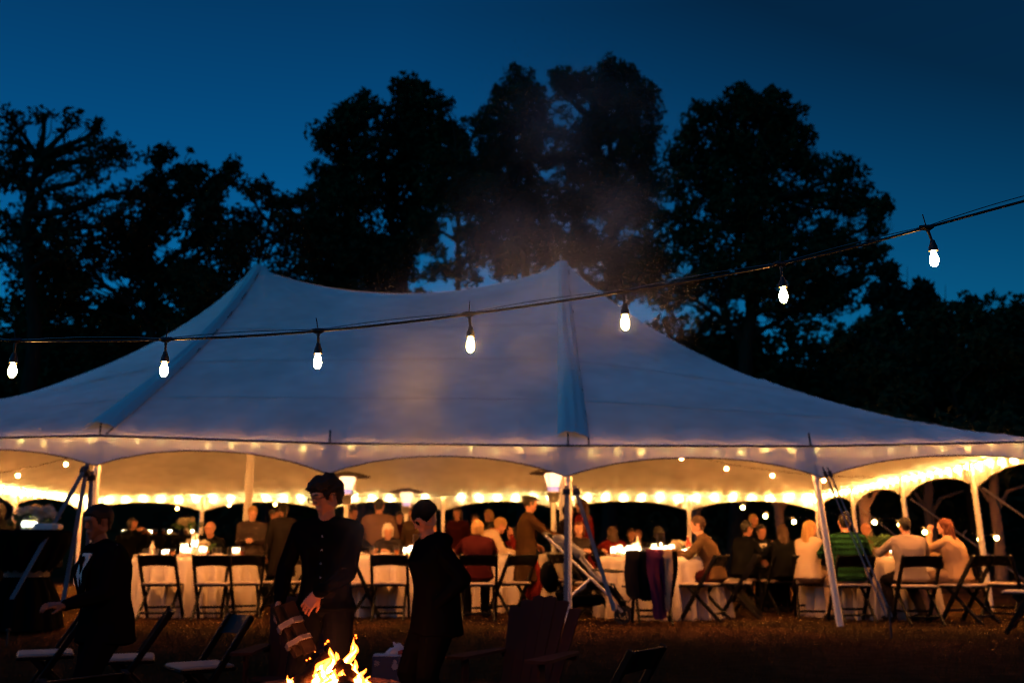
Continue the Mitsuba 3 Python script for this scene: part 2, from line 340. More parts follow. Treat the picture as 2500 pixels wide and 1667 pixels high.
def cafe_string(label, pts, hang, bulb_r, power, wire_r=0.006, long=False, messenger=None, group=None, tilt=None):
    """pts: cord points; bulbs hang below each point listed in hang (indices)."""
    k = thing('string_light', label, 'string lights', group)
    pts = np.array(pts, float)
    from scipy.interpolate import make_interp_spline
    t = np.arange(len(pts)); sp = make_interp_spline(t, pts, k=3 if len(pts) > 3 else 1)
    part(k, 'cord', tube(sp(np.linspace(0, len(pts) - 1, 12 * len(pts))), wire_r, 6), 'm_cord', smooth=True)
    if messenger is not None: part(k, 'support_wire', tube(np.array(messenger), 0.0022, 5), 'm_wire', smooth=True)
    for i in hang:
        p = pts[i]
        if long:
            q = p + np.array(tilt[i] if tilt else (0, 0, 0)) * 0.1
            part(k, 'lead', tube([p, p * 0.5 + q * 0.5 - [0, 0, 0.03], q - [0, 0, 0.07]], [0.009, 0.006, 0.006], 8), 'm_cord', smooth=True)
            part(k, 'clip', cat([tube([p - [0.03, 0, -0.004], p - [0.012, 0, 0], p + [0.012, 0, 0], p + [0.03, 0, 0.006]], [0.007, 0.013, 0.013, 0.007], 8), tube([p + [0, 0, 0.0], p + [-0.012 if i % 2 else 0.003, 0, 0.06]], 0.0025, 5)]), 'm_cord', smooth=True)
            part(k, 'socket', lathe([(0, 0.048), (0.009, 0.048), (0.012, 0.035), (0.018, 0.02), (0.020, 0.0), (0.0, 0.0)], 14, q - [0, 0, 0.105]), 'm_cord', smooth=40)
            bk = part(k, 'bulb', pear(q - [0, 0, 0.103], 0.66), 'm_bulb', smooth=True, **glow(WARM * power)); scene[bk]['emitter']['sampling_weight'] = 14.0
        else:
            part(k, 'lead', tube([p, p - [0, 0, 0.06]], 0.006, 5), 'm_cord')
            part(k, 'bulb', ball(p - [0, 0, 0.06 + bulb_r], bulb_r), 'm_bulb', **glow(WARM * power))
    return k
mat('m_wire', (0.35, 0.34, 0.33), 0.25, 0.9)
# the near strand: bulbs about 0.6 m apart hanging on a sagging cord
front = [(-330, 812, 4.5), (38, 832, 4.45), (405, 829, 4.42), (777, 808, 4.38), (1145, 767, 4.34), (1522, 712, 4.3), (1905, 645, 4.24), (2262, 556, 4.16), (2640, 456, 4.1)]
fp = [at(*q) for q in front]
mess = [p + np.array([0, 0, o]) for p, o in zip(fp, [0.02, 0.004, 0.006, 0.006, 0.006, 0.006, 0.006, 0.006, 0.02])]
from scipy.interpolate import make_interp_spline
ms = make_interp_spline(np.arange(len(mess)), np.array(mess), k=3)(np.linspace(0, len(mess) - 1, 90))
ms[:, 2] += 0.016 * np.abs(np.sin(np.linspace(0, len(mess) - 1, 90) * np.pi)) * np.linspace(1.0, 0.7, 90)
cafe_string('black cord of seven glowing pear bulbs strung in the open air before the tent', fp, range(1, 8), 0.03, 60, long=True, messenger=ms,
            tilt=[(0, 0, 0), (0.0, 0, 0), (0.02, 0, 0), (0.03, 0, 0), (0.08, 0, 0), (0.05, 0, 0), (0.06, 0, 0), (0.2, 0, 0), (0, 0, 0)])

# swags under the roof and lights in the yard behind
cafe_string('short dark swag of bulbs under the roof at the left of the tent', [at(-190, 1172, 14.6), at(45, 1146, 14.3), at(162, 1118, 14.0), at(300, 1092, 13.6)], range(1, 3), 0.028, 60)
cafe_string('dark swag of round bulbs under the roof on the right of the tent', [at(1530, 1090, 19.0), at(1663, 1106, 19), at(1773, 1131, 19), at(1885, 1148, 19), at(2010, 1160, 19), at(2150, 1164, 19), at(2290, 1150, 19)], range(1, 6), 0.036, 30)
yard = [at(1560, 1180, 27), at(1690, 1215, 27), at(1813, 1228, 27), at(1868, 1249, 27), at(1938, 1263, 27), at(2068, 1250, 27), at(2134, 1264, 27), at(2196, 1270, 27), at(2257, 1288, 27), at(2391, 1305, 27), at(2432, 1302, 27), at(2560, 1280, 27)]
cafe_string('sagging strand of white bulbs strung between the trees behind the tent', yard, range(2, 11), 0.05, 60)
cafe_string('faint strand of bulbs in the dark yard behind the left tables', [at(300, 1225, 26), at(433, 1232, 26), at(560, 1224, 26), at(672, 1222, 26), at(868, 1234, 26), at(1000, 1216, 26)], range(1, 5), 0.035, 30)

# ------------------------------------------------------------------ trees
def leaf_cards(centres, radii, n_per, size, r=rng):
    """Small folded leaf sprays scattered through balls."""
    n = np.repeat(np.arange(len(centres)), n_per)
    d = r.normal(0, 1, (len(n), 3)); d /= np.linalg.norm(d, axis=1, keepdims=True)
    p = centres[n] + d * (radii[n] * r.random(len(n)) ** 0.45)[:, None] * np.array([1, 1, 0.85])
    s = size * r.uniform(0.6, 1.35, len(n))
    a = r.normal(0, 1, (len(n), 3)); a /= np.linalg.norm(a, axis=1, keepdims=True)
    b = np.cross(a, r.normal(0, 1, (len(n), 3))); b /= np.linalg.norm(b, axis=1, keepdims=True) + 1e-9
    c = np.cross(a, b) * 0.25
    v = np.stack([p - a * s[:, None], p + b * (0.45 * s)[:, None] + c * s[:, None] * 0.5, p + a * s[:, None], p - b * (0.45 * s)[:, None] + c * s[:, None] * 0.5], 1).reshape(-1, 3)
    k = np.arange(len(n)) * 4
    return v, np.vstack([np.stack([k, k + 1, k + 2], 1), np.stack([k, k + 2, k + 3], 1)])

def tree(name, label, Y, base_u, blobs, leaf=0.17, dens=1.0, bs='m_leaf', tr=0.28, seed=1, group=None, sub=0.62, limbs=None, depth=0.8):
    """A tree at depth Y. blobs: (u, v, r) sighted crown masses, r in the same pixels; each gets limbs, sub-clumps, then leaf sprays."""
    r = np.random.default_rng(seed); k = thing(name, label, 'tree', group)
    px = Y / 2430 * 1.0
    base = at(base_u, 1335, Y); base[2] = float(ground_z(0, Y)) - 0.1
    blobs = [(u, v, q * 1.12 if q > 30 else q) for u, v, q in blobs]
    C = np.array([at(u, v, Y) + [0, r.normal(0, depth * q * px * 0.6), 0] for u, v, q in blobs]); R = np.array([q * px for _, _, q in blobs])
    mid = np.average(C, axis=0, weights=R ** 2); top = C[:, 2].max()
    fork = base * 0.55 + mid * 0.45; fork[2] = base[2] + (mid[2] - base[2]) * 0.62
    bends = lambda a, b, am, n=7: np.linspace(0, 1, n)[:, None] * (b - a) + a + np.sin(np.linspace(0, np.pi, n))[:, None] * r.normal(0, am * np.linalg.norm(b - a), 3) * np.array([1, 1, 0.4]) + np.sin(np.linspace(0, 2 * np.pi, n))[:, None] * r.normal(0, am * 0.5 * np.linalg.norm(b - a), 3)
    lead = np.vstack([bends(base, fork, 0.03)[:-1], bends(fork, mid + [0, 0, (top - mid[2]) * 0.4], 0.05)])
    part(k, 'trunk', tube(lead, np.linspace(tr, tr * 0.3, len(lead)) * np.r_[1.35, np.ones(len(lead) - 1)], 9), 'm_bark', smooth=True)
    tw, cs, rs = [], [], []
    for c, q in zip(C, R):
        s = lead[np.argmin(np.linalg.norm(lead - (c * [1, 1, 1] - [0, 0, q * 1.3]), axis=1))]
        lp = bends(s, c, 0.09, 8); tw.append(tube(lp, np.linspace(tr * 0.42, 0.035, 8), 6, cap=False))
        nsub = max(3, int(3.9 * dens * (q / sub) ** 2 + 4))
        d = r.normal(0, 1, (nsub, 3)); d /= np.linalg.norm(d, axis=1, keepdims=True)
        pc = c + d * (q * r.uniform(0.1, 1.12, nsub) ** 0.6)[:, None] * [1, 0.9, 1]
        rr_ = r.uniform(0.55, 1.1, nsub) * sub * min(1, 0.55 + 0.35 * q / sub)
        nr = max(3, nsub // 3); d = r.normal(0, 1, (nr, 3)); d /= np.linalg.norm(d, axis=1, keepdims=True)     # thin sprays reaching out past the mass
        pc = np.vstack([pc, c + d * (q * r.uniform(1.0, 1.32, nr))[:, None]]); rr_ = np.r_[rr_, r.uniform(0.22, 0.42, nr) * sub]
        cs.append(pc); rs.append(rr_)
        for p in pc:
            st = lp[r.integers(3, 8)]; tw.append(tube(bends(st, p, 0.08, 5), np.linspace(0.035, 0.010, 5), 4, cap=False))
    cs, rs = np.vstack(cs), np.concatenate(rs)
    part(k, 'branch', cat(tw), 'm_bark', smooth=True)
    n_per = np.maximum(8, (70 * dens * (rs / 0.6) ** 2 * (0.17 / leaf) ** 2)).astype(int)
    part(k, 'crown', trimesh.Trimesh(*leaf_cards(cs, rs, n_per, leaf, r), process=False), bs)
    return k

def conifer(label, Y, u, vtop, half, seed=1):
    r = np.random.default_rng(seed); k = thing('conifer_tree', label, 'tree'); b = at(u, 1335, Y); b[2] = -0.1; t = at(u, vtop, Y); H = t[2] - b[2]
    part(k, 'trunk', tube([b, b * 0.5 + t * 0.5, t], [0.22, 0.10, 0.006], 8), 'm_bark', smooth=True)
    tw, cs, rs = [], [], []
    W = half * Y / 2430
    for i in range(int(H * 26)):
        f = 1 - r.random() ** 0.9 * 0.88 + 0.0; z = b[2] + H * f
        rad = W * (1 - f) ** 0.7 * r.uniform(0.5, 1.15) * 2.4 + 0.20; th = r.uniform(0, 2 * np.pi)
        o = np.array([b[0], b[1], z]); e = o + [rad * math.cos(th), rad * math.sin(th), -0.12 * rad + 0.15]
        tw.append(tube([o, (o + e) / 2 + [0, 0, 0.05 * rad], e], [0.03, 0.02, 0.006], 4, cap=False))
        for q in np.linspace(0.3, 1, max(2, int(rad / 0.28))): cs.append(o + (e - o) * q); rs.append(0.24)
    part(k, 'branch', cat(tw), 'm_bark')
    part(k, 'crown', trimesh.Trimesh(*leaf_cards(np.array(cs), np.array(rs), np.full(len(cs), 16), 0.17, r), process=False), 'm_needle')
TREES = True
if TREES:
    tree('oak_tree', 'spreading airy oak with bare forking limbs at the left edge', 30, 60, [(33, 329, 55), (-60, 380, 90), (98, 282, 22), (15, 285, 28), (20, 420, 60), (179, 312, 34), (175, 390, 55), (250, 350, 45), (309, 372, 34), (271, 430, 55), (336, 460, 34), (110, 490, 60), (30, 520, 70), (200, 500, 55), (290, 520, 50), (-70, 560, 90), (60, 600, 55), (150, 590, 50), (238, 305, 16), (110, 405, 40)],
         leaf=0.115, dens=0.5, bs='m_leaf_dry', tr=0.33, seed=11, sub=0.42)
    tree('leafy_tree', 'low bushy tree with loose ragged top, second from the left', 33, 440, [(395, 395, 30), (450, 420, 45), (545, 425, 30), (510, 455, 38), (560, 400, 16), (420, 480, 60), (500, 530, 70), (380, 560, 70), (300, 620, 80), (450, 640, 90), (560, 590, 60), (350, 700, 90), (200, 690, 90), (90, 720, 100), (500, 740, 90), (250, 800, 90)],
         leaf=0.14, dens=0.95, seed=12, tr=0.24, sub=0.5)
    tree('leafy_tree', 'thin feathery small tree between the bushy tree and the tall poplars', 34, 650, [(640, 450, 18), (620, 480, 30), (665, 500, 34), (600, 530, 40), (700, 490, 28), (730, 480, 26), (650, 570, 60), (720, 560, 50), (610, 640, 60), (700, 660, 70), (560, 700, 50)],
         leaf=0.12, dens=0.7, bs='m_leaf_dry', seed=13, tr=0.18, sub=0.42)
    tree('poplar_tree', 'tall dense tree with stepped left flank above the left tent peak', 40, 850, [(885, 245, 24), (890, 290, 40), (850, 300, 30), (830, 350, 45), (890, 370, 60), (800, 430, 60), (870, 470, 75), (790, 530, 60), (850, 580, 80), (780, 600, 60), (770, 680, 50), (850, 680, 75), (900, 620, 60)],
         leaf=0.155, dens=1.2, seed=14, tr=0.3, sub=0.62)
    tree('poplar_tree', 'tall dense tree with twin pointed tops behind the middle of the tent', 41, 985, [(980, 215, 24), (1022, 225, 20), (985, 265, 40), (1030, 275, 40), (960, 310, 45), (1010, 340, 60), (1060, 360, 45), (960, 400, 60), (1040, 430, 65), (980, 500, 75), (950, 600, 55), (1030, 560, 50), (920, 660, 50), (985, 640, 35), (960, 700, 50)],
         leaf=0.155, dens=1.1, seed=15, tr=0.32, sub=0.62)
    tree('poplar_tree', 'slim pointed tree with leafy shoulder left of the widest crown', 39, 1130, [(1083, 260, 20), (1090, 300, 30), (1120, 320, 36), (1100, 370, 45), (1140, 390, 40), (1080, 420, 45), (1150, 440, 40), (1110, 480, 50), (1180, 480, 40), (1060, 470, 40), (1050, 540, 34), (1150, 545, 36), (1170, 610, 40), (1060, 600, 26), (1140, 650, 36), (1075, 660, 30)],
         leaf=0.15, dens=0.85, seed=16, tr=0.22, sub=0.55)
    tree('poplar_tree', 'narrow pointed tree just left of the broad tall crown', 42, 1260, [(1262, 175, 20), (1265, 215, 32), (1300, 225, 26), (1215, 240, 18), (1270, 270, 48), (1230, 300, 45), (1310, 290, 36), (1180, 300, 24), (1270, 350, 65), (1200, 370, 55), (1320, 370, 55), (1250, 440, 75), (1180, 450, 55), (1320, 470, 60), (1250, 540, 75), (1180, 550, 50), (1310, 560, 60), (1230, 620, 60)],
         leaf=0.155, dens=1.0, seed=17, tr=0.3, sub=0.62)
    tree('broad_tree', 'tallest broad dark crown to the right of the right tent peak', 43, 1480, [(1365, 185, 20), (1380, 215, 35), (1430, 200, 34), (1490, 170, 24), (1530, 170, 22), (1510, 200, 45), (1450, 240, 60), (1550, 230, 45), (1590, 215, 18), (1580, 280, 45), (1510, 290, 75), (1420, 310, 70), (1390, 370, 55), (1480, 390, 80), (1570, 370, 60), (1600, 430, 36), (1420, 450, 70), (1520, 480, 75), (1400, 540, 60), (1470, 570, 65), (1570, 520, 45), (1540, 620, 60), (1430, 640, 60), (1340, 620, 50), (1590, 600, 50), (1600, 680, 50), (1530, 700, 60)],
         leaf=0.155, dens=0.95, seed=18, tr=0.38, sub=0.62)
    tree('broad_tree', 'huge rounded dark tree behind the right half of the tent', 38, 1800, [(1810, 245, 28), (1885, 240, 30), (1850, 270, 50), (1760, 290, 50), (1920, 285, 45), (1690, 330, 45), (1950, 320, 30), (1830, 340, 85), (1740, 380, 70), (1930, 370, 60), (1650, 420, 55), (1990, 400, 36), (1850, 450, 90), (1740, 470, 75), (1960, 460, 60), (1660, 510, 60), (2050, 440, 40), (1800, 570, 90), (1920, 560, 80), (1700, 610, 70), (2040, 510, 40), (2100, 480, 40), (2150, 500, 24), (2120, 540, 36), (2030, 590, 45), (2090, 620, 40), (2140, 625, 26), (1990, 660, 60), (1870, 670, 85), (1760, 700, 75), (2060, 680, 45), (1660, 720, 50), (1930, 760, 70), (2020, 740, 50)],
         leaf=0.145, dens=0.9, seed=19, tr=0.42, sub=0.58)
    conifer('small pointed conifer at the right, tallest of its row', 36, 2215, 650, 62, 21)
    conifer('second smaller conifer to the right of the tallest one', 36.5, 2308, 695, 45, 22)
    tree('leafy_tree', 'low ragged thicket tree at the right edge of the photo', 34, 2400, [(2360, 745, 24), (2410, 775, 40), (2330, 790, 45), (2470, 790, 36), (2260, 800, 50), (2400, 850, 70), (2500, 850, 60), (2300, 880, 80), (2180, 850, 70), (2100, 830, 60), (2450, 940, 80), (2200, 950, 80)],
         leaf=0.14, dens=1.2, seed=23, tr=0.18, sub=0.48)

# the wood behind, which reads as one dark mass
wx = np.linspace(-75, 75, 150)
def wood_top(x):
    return 12.2 + 1.8 * (meshkit.fbm(np.stack([np.asarray(x) * 0.12, np.asarray(x) * 0 + 3, np.asarray(x) * 0], -1), 4, 4) - 0.5) * 2 + 1.6 * np.exp(-((np.asarray(x) + 11) / 7) ** 2) - 2.3 / (1 + np.exp(-(np.asarray(x) - 11.5) / 1.2))
H = wood_top(wx); hh = np.linspace(0, 1, 9)
WY = 46 + 2.5 * (meshkit.noise(np.stack([wx[:, None] * 0.35 + 0 * hh, 0 * wx[:, None] + hh * 4, 0 * wx[:, None] + 0 * hh], -1), 8) - 0.5) * 2 + 3 * hh ** 2
Wv = np.stack([wx[:, None] + 0 * hh, WY, H[:, None] * hh * 0.93 - 0.2], -1)
wm = grid_mesh(wx, hh, Wv[..., 2]); wm.vertices = Wv.reshape(-1, 3)
n = 7000; cx = rng.uniform(-70, 70, n); ch = wood_top(cx) * rng.random(n) ** 0.6
cv, cf = leaf_cards(np.column_stack([cx, 45.2 + 3 * (ch / 13) ** 2 + rng.normal(0, 1.0, n), ch]), rng.uniform(0.4, 0.9, n), np.full(n, 16), 0.26)
whole('woods', cat([wm, trimesh.Trimesh(cv, cf, process=False)]), 'm_leaf', 'black wood closing off the yard behind the tent and trees', 'woods', kind='stuff')
# the same wood closes the clearing behind the viewer
bx = np.linspace(-80, 80, 110); bh = 9 + 2.0 * (meshkit.fbm(np.stack([bx * 0.15, bx * 0 + 9, bx * 0], -1), 4, 6) - 0.5) * 2
BZ = bh[:, None] * hh - 0.6; bm_ = grid_mesh(bx, hh, BZ); bm_.vertices = np.stack([bx[:, None] + 0 * hh, -24 - 0.004 * bx[:, None] ** 2 * -1 - 3 * hh + 1.5 * meshkit.noise(np.stack([bx[:, None] * 0.4 + 0 * hh, hh * 5 + 0 * bx[:, None], 0 * BZ], -1), 4), BZ], -1).reshape(-1, 3)
n = 3000; cx = rng.uniform(-70, 70, n); ch = 9 * rng.random(n) ** 0.6
cv, cf = leaf_cards(np.column_stack([cx, -22.5 + 0.004 * cx ** 2 - 2 * ch / 15 + rng.normal(0, 0.8, n), ch]), rng.uniform(0.5, 1.1, n), np.full(n, 12), 0.3)
whole('woods', cat([bm_, trimesh.Trimesh(cv, cf, process=False)]), 'm_leaf', 'dark wood at the back of the clearing behind the viewer', 'woods', kind='stuff')
# bare trunks in the yard, lit from the tent
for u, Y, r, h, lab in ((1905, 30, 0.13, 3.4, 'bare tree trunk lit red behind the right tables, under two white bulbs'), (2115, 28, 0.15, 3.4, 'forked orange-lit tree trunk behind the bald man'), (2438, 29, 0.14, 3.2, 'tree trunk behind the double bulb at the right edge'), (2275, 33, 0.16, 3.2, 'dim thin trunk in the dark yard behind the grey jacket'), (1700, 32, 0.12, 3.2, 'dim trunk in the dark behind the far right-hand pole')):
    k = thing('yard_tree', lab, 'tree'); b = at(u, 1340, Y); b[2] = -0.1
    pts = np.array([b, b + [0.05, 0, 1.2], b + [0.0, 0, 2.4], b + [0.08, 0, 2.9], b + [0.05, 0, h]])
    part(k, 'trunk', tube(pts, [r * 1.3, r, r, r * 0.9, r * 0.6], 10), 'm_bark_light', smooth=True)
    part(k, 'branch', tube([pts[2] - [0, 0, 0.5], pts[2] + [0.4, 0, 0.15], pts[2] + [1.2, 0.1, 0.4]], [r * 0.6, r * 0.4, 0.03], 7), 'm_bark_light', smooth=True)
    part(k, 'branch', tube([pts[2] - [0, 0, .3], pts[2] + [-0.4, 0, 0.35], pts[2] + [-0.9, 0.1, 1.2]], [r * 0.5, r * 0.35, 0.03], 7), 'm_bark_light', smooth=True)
    cc = pts[-1] + rng.normal(0, 1.0, (40, 3)) * [1.2, 1.2, 0.3] + [0, 0, 0.6]
    part(k, 'crown', trimesh.Trimesh(*leaf_cards(cc, np.full(40, 0.6), np.full(40, 40), 0.14), process=False), 'm_leaf')
# ------------------------------------------------------------------ people
_SPH = {k: np.array(trimesh.creation.icosphere(subdivisions=k).vertices) for k in (1, 2)}
def hull(items, q=1):
    """Convex hull of balls [(centre, radius or radii)] as a Manifold."""
    return m3.Manifold.hull_points(np.vstack([_SPH[q] * np.asarray(r) + np.asarray(c, float) for c, r in items]))
def union(ms): return m3.Manifold.batch_boolean(ms, m3.OpType.Add)
def soft(man, length, it=8, noise=0.0, freq=9.0, seed=0):
    man = man.simplify(min(0.0025, length * 0.2)).refine_to_length(length)
    m = man.to_mesh(); t = trimesh.Trimesh(m.vert_properties[:, :3], m.tri_verts, process=True)
    trimesh.smoothing.filter_taubin(t, lamb=0.5, nu=0.52, iterations=it)
    if noise:
        n = np.array(t.vertex_normals)
        t.vertices = t.vertices + n * (noise * (meshkit.fbm(np.array(t.vertices) * np.array([1, 1, 0.7]) * freq, 3, seed) - 0.5) * 2)[:, None]
    return t
def unit(v): v = np.asarray(v, float); return v / (np.linalg.norm(v) + 1e-12)
def ik(a, b, l1, l2, hint):
    """Middle joint of a two-bone limb from a to b bending towards hint; also the reachable end."""
    a, b = np.asarray(a, float), np.asarray(b, float); d = b - a; L = np.linalg.norm(d); u = d / L
    if L > (l1 + l2) * 0.995: L = (l1 + l2) * 0.995; b = a + u * L
    x = (l1 * l1 - l2 * l2 + L * L) / (2 * L); h = math.sqrt(max(l1 * l1 - x * x, 0))
    p = np.asarray(hint, float); p = p - u * (p @ u)
    return a + u * x + unit(p) * h, b

def hand_shape(w, d, n, side, curl=0.35, q=1, s=1.0):
    """Palm, four fingers and a thumb. w wrist, d pointing direction, n direction the back of the hand faces, side +1 = right hand."""
    d = unit(d); n = unit(np.asarray(n, float) - d * (np.asarray(n, float) @ d)); x = np.cross(d, n) * side
    P = lambda u, v, t: w + (d * u + x * v + n * t) * s
    out = [hull([(P(0.0, -0.018, 0), 0.020 * s), (P(0.0, 0.018, 0), 0.020 * s), (P(0.085, -0.032, 0), 0.012 * s), (P(0.09, 0.03, 0), 0.013 * s), (P(0.045, 0.03, -0.006), 0.016 * s)], q)]
    for k, (v, L) in enumerate(((0.033, 0.074), (0.011, 0.084), (-0.011, 0.078), (-0.032, 0.060))):
        a = P(0.086, v, 0); ang = 0.0; b0 = a; rad = (0.0092, 0.0088, 0.0080, 0.0068)
        for j, f in enumerate((0.46, 0.31, 0.25)):
            ang += curl * (0.7 + 0.35 * j + 0.09 * k)
            e = b0 + (d * math.cos(ang) - n * math.sin(ang) + x * (v * 1.6)) * L * f * s
            out.append(hull([(b0, rad[j] * s), (e, rad[j + 1] * s)], q)); b0 = e
    t0 = P(0.025, 0.03, -0.008); t1 = P(0.060, 0.058, -0.018); t2 = P(0.088, 0.062, -0.03 - 0.02 * curl)
    out += [hull([(t0, 0.014 * s), (t1, 0.0105 * s)], q), hull([(t1, 0.0105 * s), (t2, 0.008 * s)], q)]
    return out

def head_parts(q=1, fem=False):
    """The head as hulls in its own frame: y forward, z up, chin at -0.107 and crown at +0.125."""
    j = 0.92 if fem else 1.0
    ms = [hull([((0, -0.012, 0.036), (0.074, 0.094, 0.088))], 2),
          hull([((-0.034, 0.060, 0.040), 0.030), ((0.034, 0.060, 0.040), 0.030), ((-0.042, 0.046, -0.008), 0.028), ((0.042, 0.046, -0.008), 0.028), ((0, 0.02, 0.05), 0.06)], 2),
          hull([((-0.044 * j, 0.004, -0.050), 0.024), ((0.044 * j, 0.004, -0.050), 0.024), ((0, 0.066, -0.084), 0.021 * j), ((-0.012, 0.066, -0.082), 0.018), ((0.012, 0.066, -0.082), 0.018), ((-0.036, 0.048, -0.014), 0.028), ((0.036, 0.048, -0.014), 0.028), ((0, -0.02, -0.02), 0.06)], 2),
          hull([((0, 0.080, -0.045), 0.016), ((-0.02, 0.070, -0.045), 0.014), ((0.02, 0.070, -0.045), 0.014)], 2)]
    add = [hull([((0, 0.089, 0.034), 0.006), ((0, 0.106, -0.004), 0.0105), ((0, 0.085, -0.010), 0.010)], 2),
           hull([((-0.011, 0.094, -0.010), 0.0075), ((0.011, 0.094, -0.010), 0.0075)], 2),
           hull([((-0.018, 0.086, -0.039), 0.005), ((0.018, 0.086, -0.039), 0.005), ((0, 0.094, -0.037), 0.006)], 2),
           hull([((-0.016, 0.086, -0.050), 0.005), ((0.016, 0.086, -0.050), 0.005), ((0, 0.092, -0.051), 0.0065)], 2),
           hull([((-0.045, 0.078, 0.046), 0.010), ((-0.012, 0.088, 0.044), 0.009)], 2), hull([((0.045, 0.078, 0.046), 0.010), ((0.012, 0.088, 0.044), 0.009)], 2)]
    for s in (-1, 1):
        add.append(hull([((s * 0.078, -0.008, 0.022), (0.007, 0.016, 0.017)), ((s * 0.074, -0.002, -0.014), (0.006, 0.010, 0.012))], 2))
    # resampled as one clean radial surface, eye sockets pressed in
    ico = trimesh.creation.icosphere(subdivisions=5 if q > 1 else 4); d = np.array(ico.vertices); o = np.array([0, 0.02, 0.0])
    rad = np.zeros(len(d))
    for h in ms + add:
        m = h.to_mesh(); v, f = m.vert_properties[:, :3] - o, m.tri_verts
        n = np.cross(v[f[:, 1]] - v[f[:, 0]], v[f[:, 2]] - v[f[:, 0]]); ok = np.linalg.norm(n, axis=1) > 1e-12; n, c = n[ok], v[f[ok, 0]]
        off = (n * c).sum(1); dn = d @ n.T
        far = np.where(dn > 1e-12, off / np.where(dn > 1e-12, dn, 1), np.inf).min(1); near = np.where(dn < -1e-12, off / np.where(dn < -1e-12, dn, -1), -np.inf).max(1)
        bad = ((np.abs(dn) <= 1e-12) & (off < 0)).any(1)
        rad = np.maximum(rad, np.where((far >= near) & (far > 0) & ~bad, far, 0))
    p = d * rad[:, None] + o
    for s in (-1, 1):
        w = np.exp(-(((p[:, 0] - s * 0.031) / 0.0145) ** 2 + ((p[:, 2] - 0.022) / 0.0095) ** 2)) * (p[:, 1] > 0.03)
        p[:, 1] -= 0.011 * w
        p[:, 1] += 0.006 * np.exp(-(((p[:, 0] - s * 0.031) / 0.011) ** 2 + ((p[:, 2] - 0.020) / 0.006) ** 2)) * (p[:, 1] > 0.03)
    t = trimesh.Trimesh(p, ico.faces, process=False)
    trimesh.smoothing.filter_laplacian(t, lamb=0.5, iterations=2 if q > 1 else 1)
    return t
_HEADS = {}
def head_mesh(q, fem):
    if (q, fem) not in _HEADS: _HEADS[q, fem] = head_parts(q, fem)
    return _HEADS[q, fem]
def to_man(t): return m3.Manifold(m3.Mesh(np.ascontiguousarray(t.vertices, np.float32), np.ascontiguousarray(t.faces, np.uint32)))

def hair_cap(style, seed):
    """Short hair as a tousled shell over the skull that sinks into the skin at the hairline."""
    h = head_mesh(2, False); p = np.array(h.vertices); o = np.array([0, 0.0, 0.03]); d = p - o; r = np.linalg.norm(d, axis=1, keepdims=True); d = d / r
    line = np.interp(p[:, 1], [-0.12, -0.045, -0.036, 0.012, 0.020, 0.040, 0.052, 0.075, 0.11], [-0.060, -0.055, 0.030, 0.036, -0.004, 0.000, 0.055, 0.070, 0.074])
    on = np.clip((p[:, 2] - line) / 0.016 + 0.3, 0, 1); on = on * on * (3 - 2 * on)
    up, back, front = np.clip(d[:, 2], 0, 1), np.clip(-d[:, 1], 0, 1), np.clip(d[:, 1], 0, 1) * np.clip(d[:, 2], 0, 1)
    T_ = {'thick': 0.020 + 0.026 * up + 0.012 * back + 0.022 * front, 'short': 0.010 + 0.014 * up + 0.003 * back + 0.008 * front, 'crop': 0.006 + 0.008 * up}[style]
    lock = meshkit.fbm(np.stack([p[:, 0] * 55, p[:, 1] * 26, p[:, 2] * 55], -1), 3, seed) - 0.5
    th = T_ * (1 + (1.5 if style == 'thick' else 0.8) * lock)
    return trimesh.Trimesh(o + d * (r + (th * on - 0.007 * (1 - on))[:, None]), h.faces, process=False)

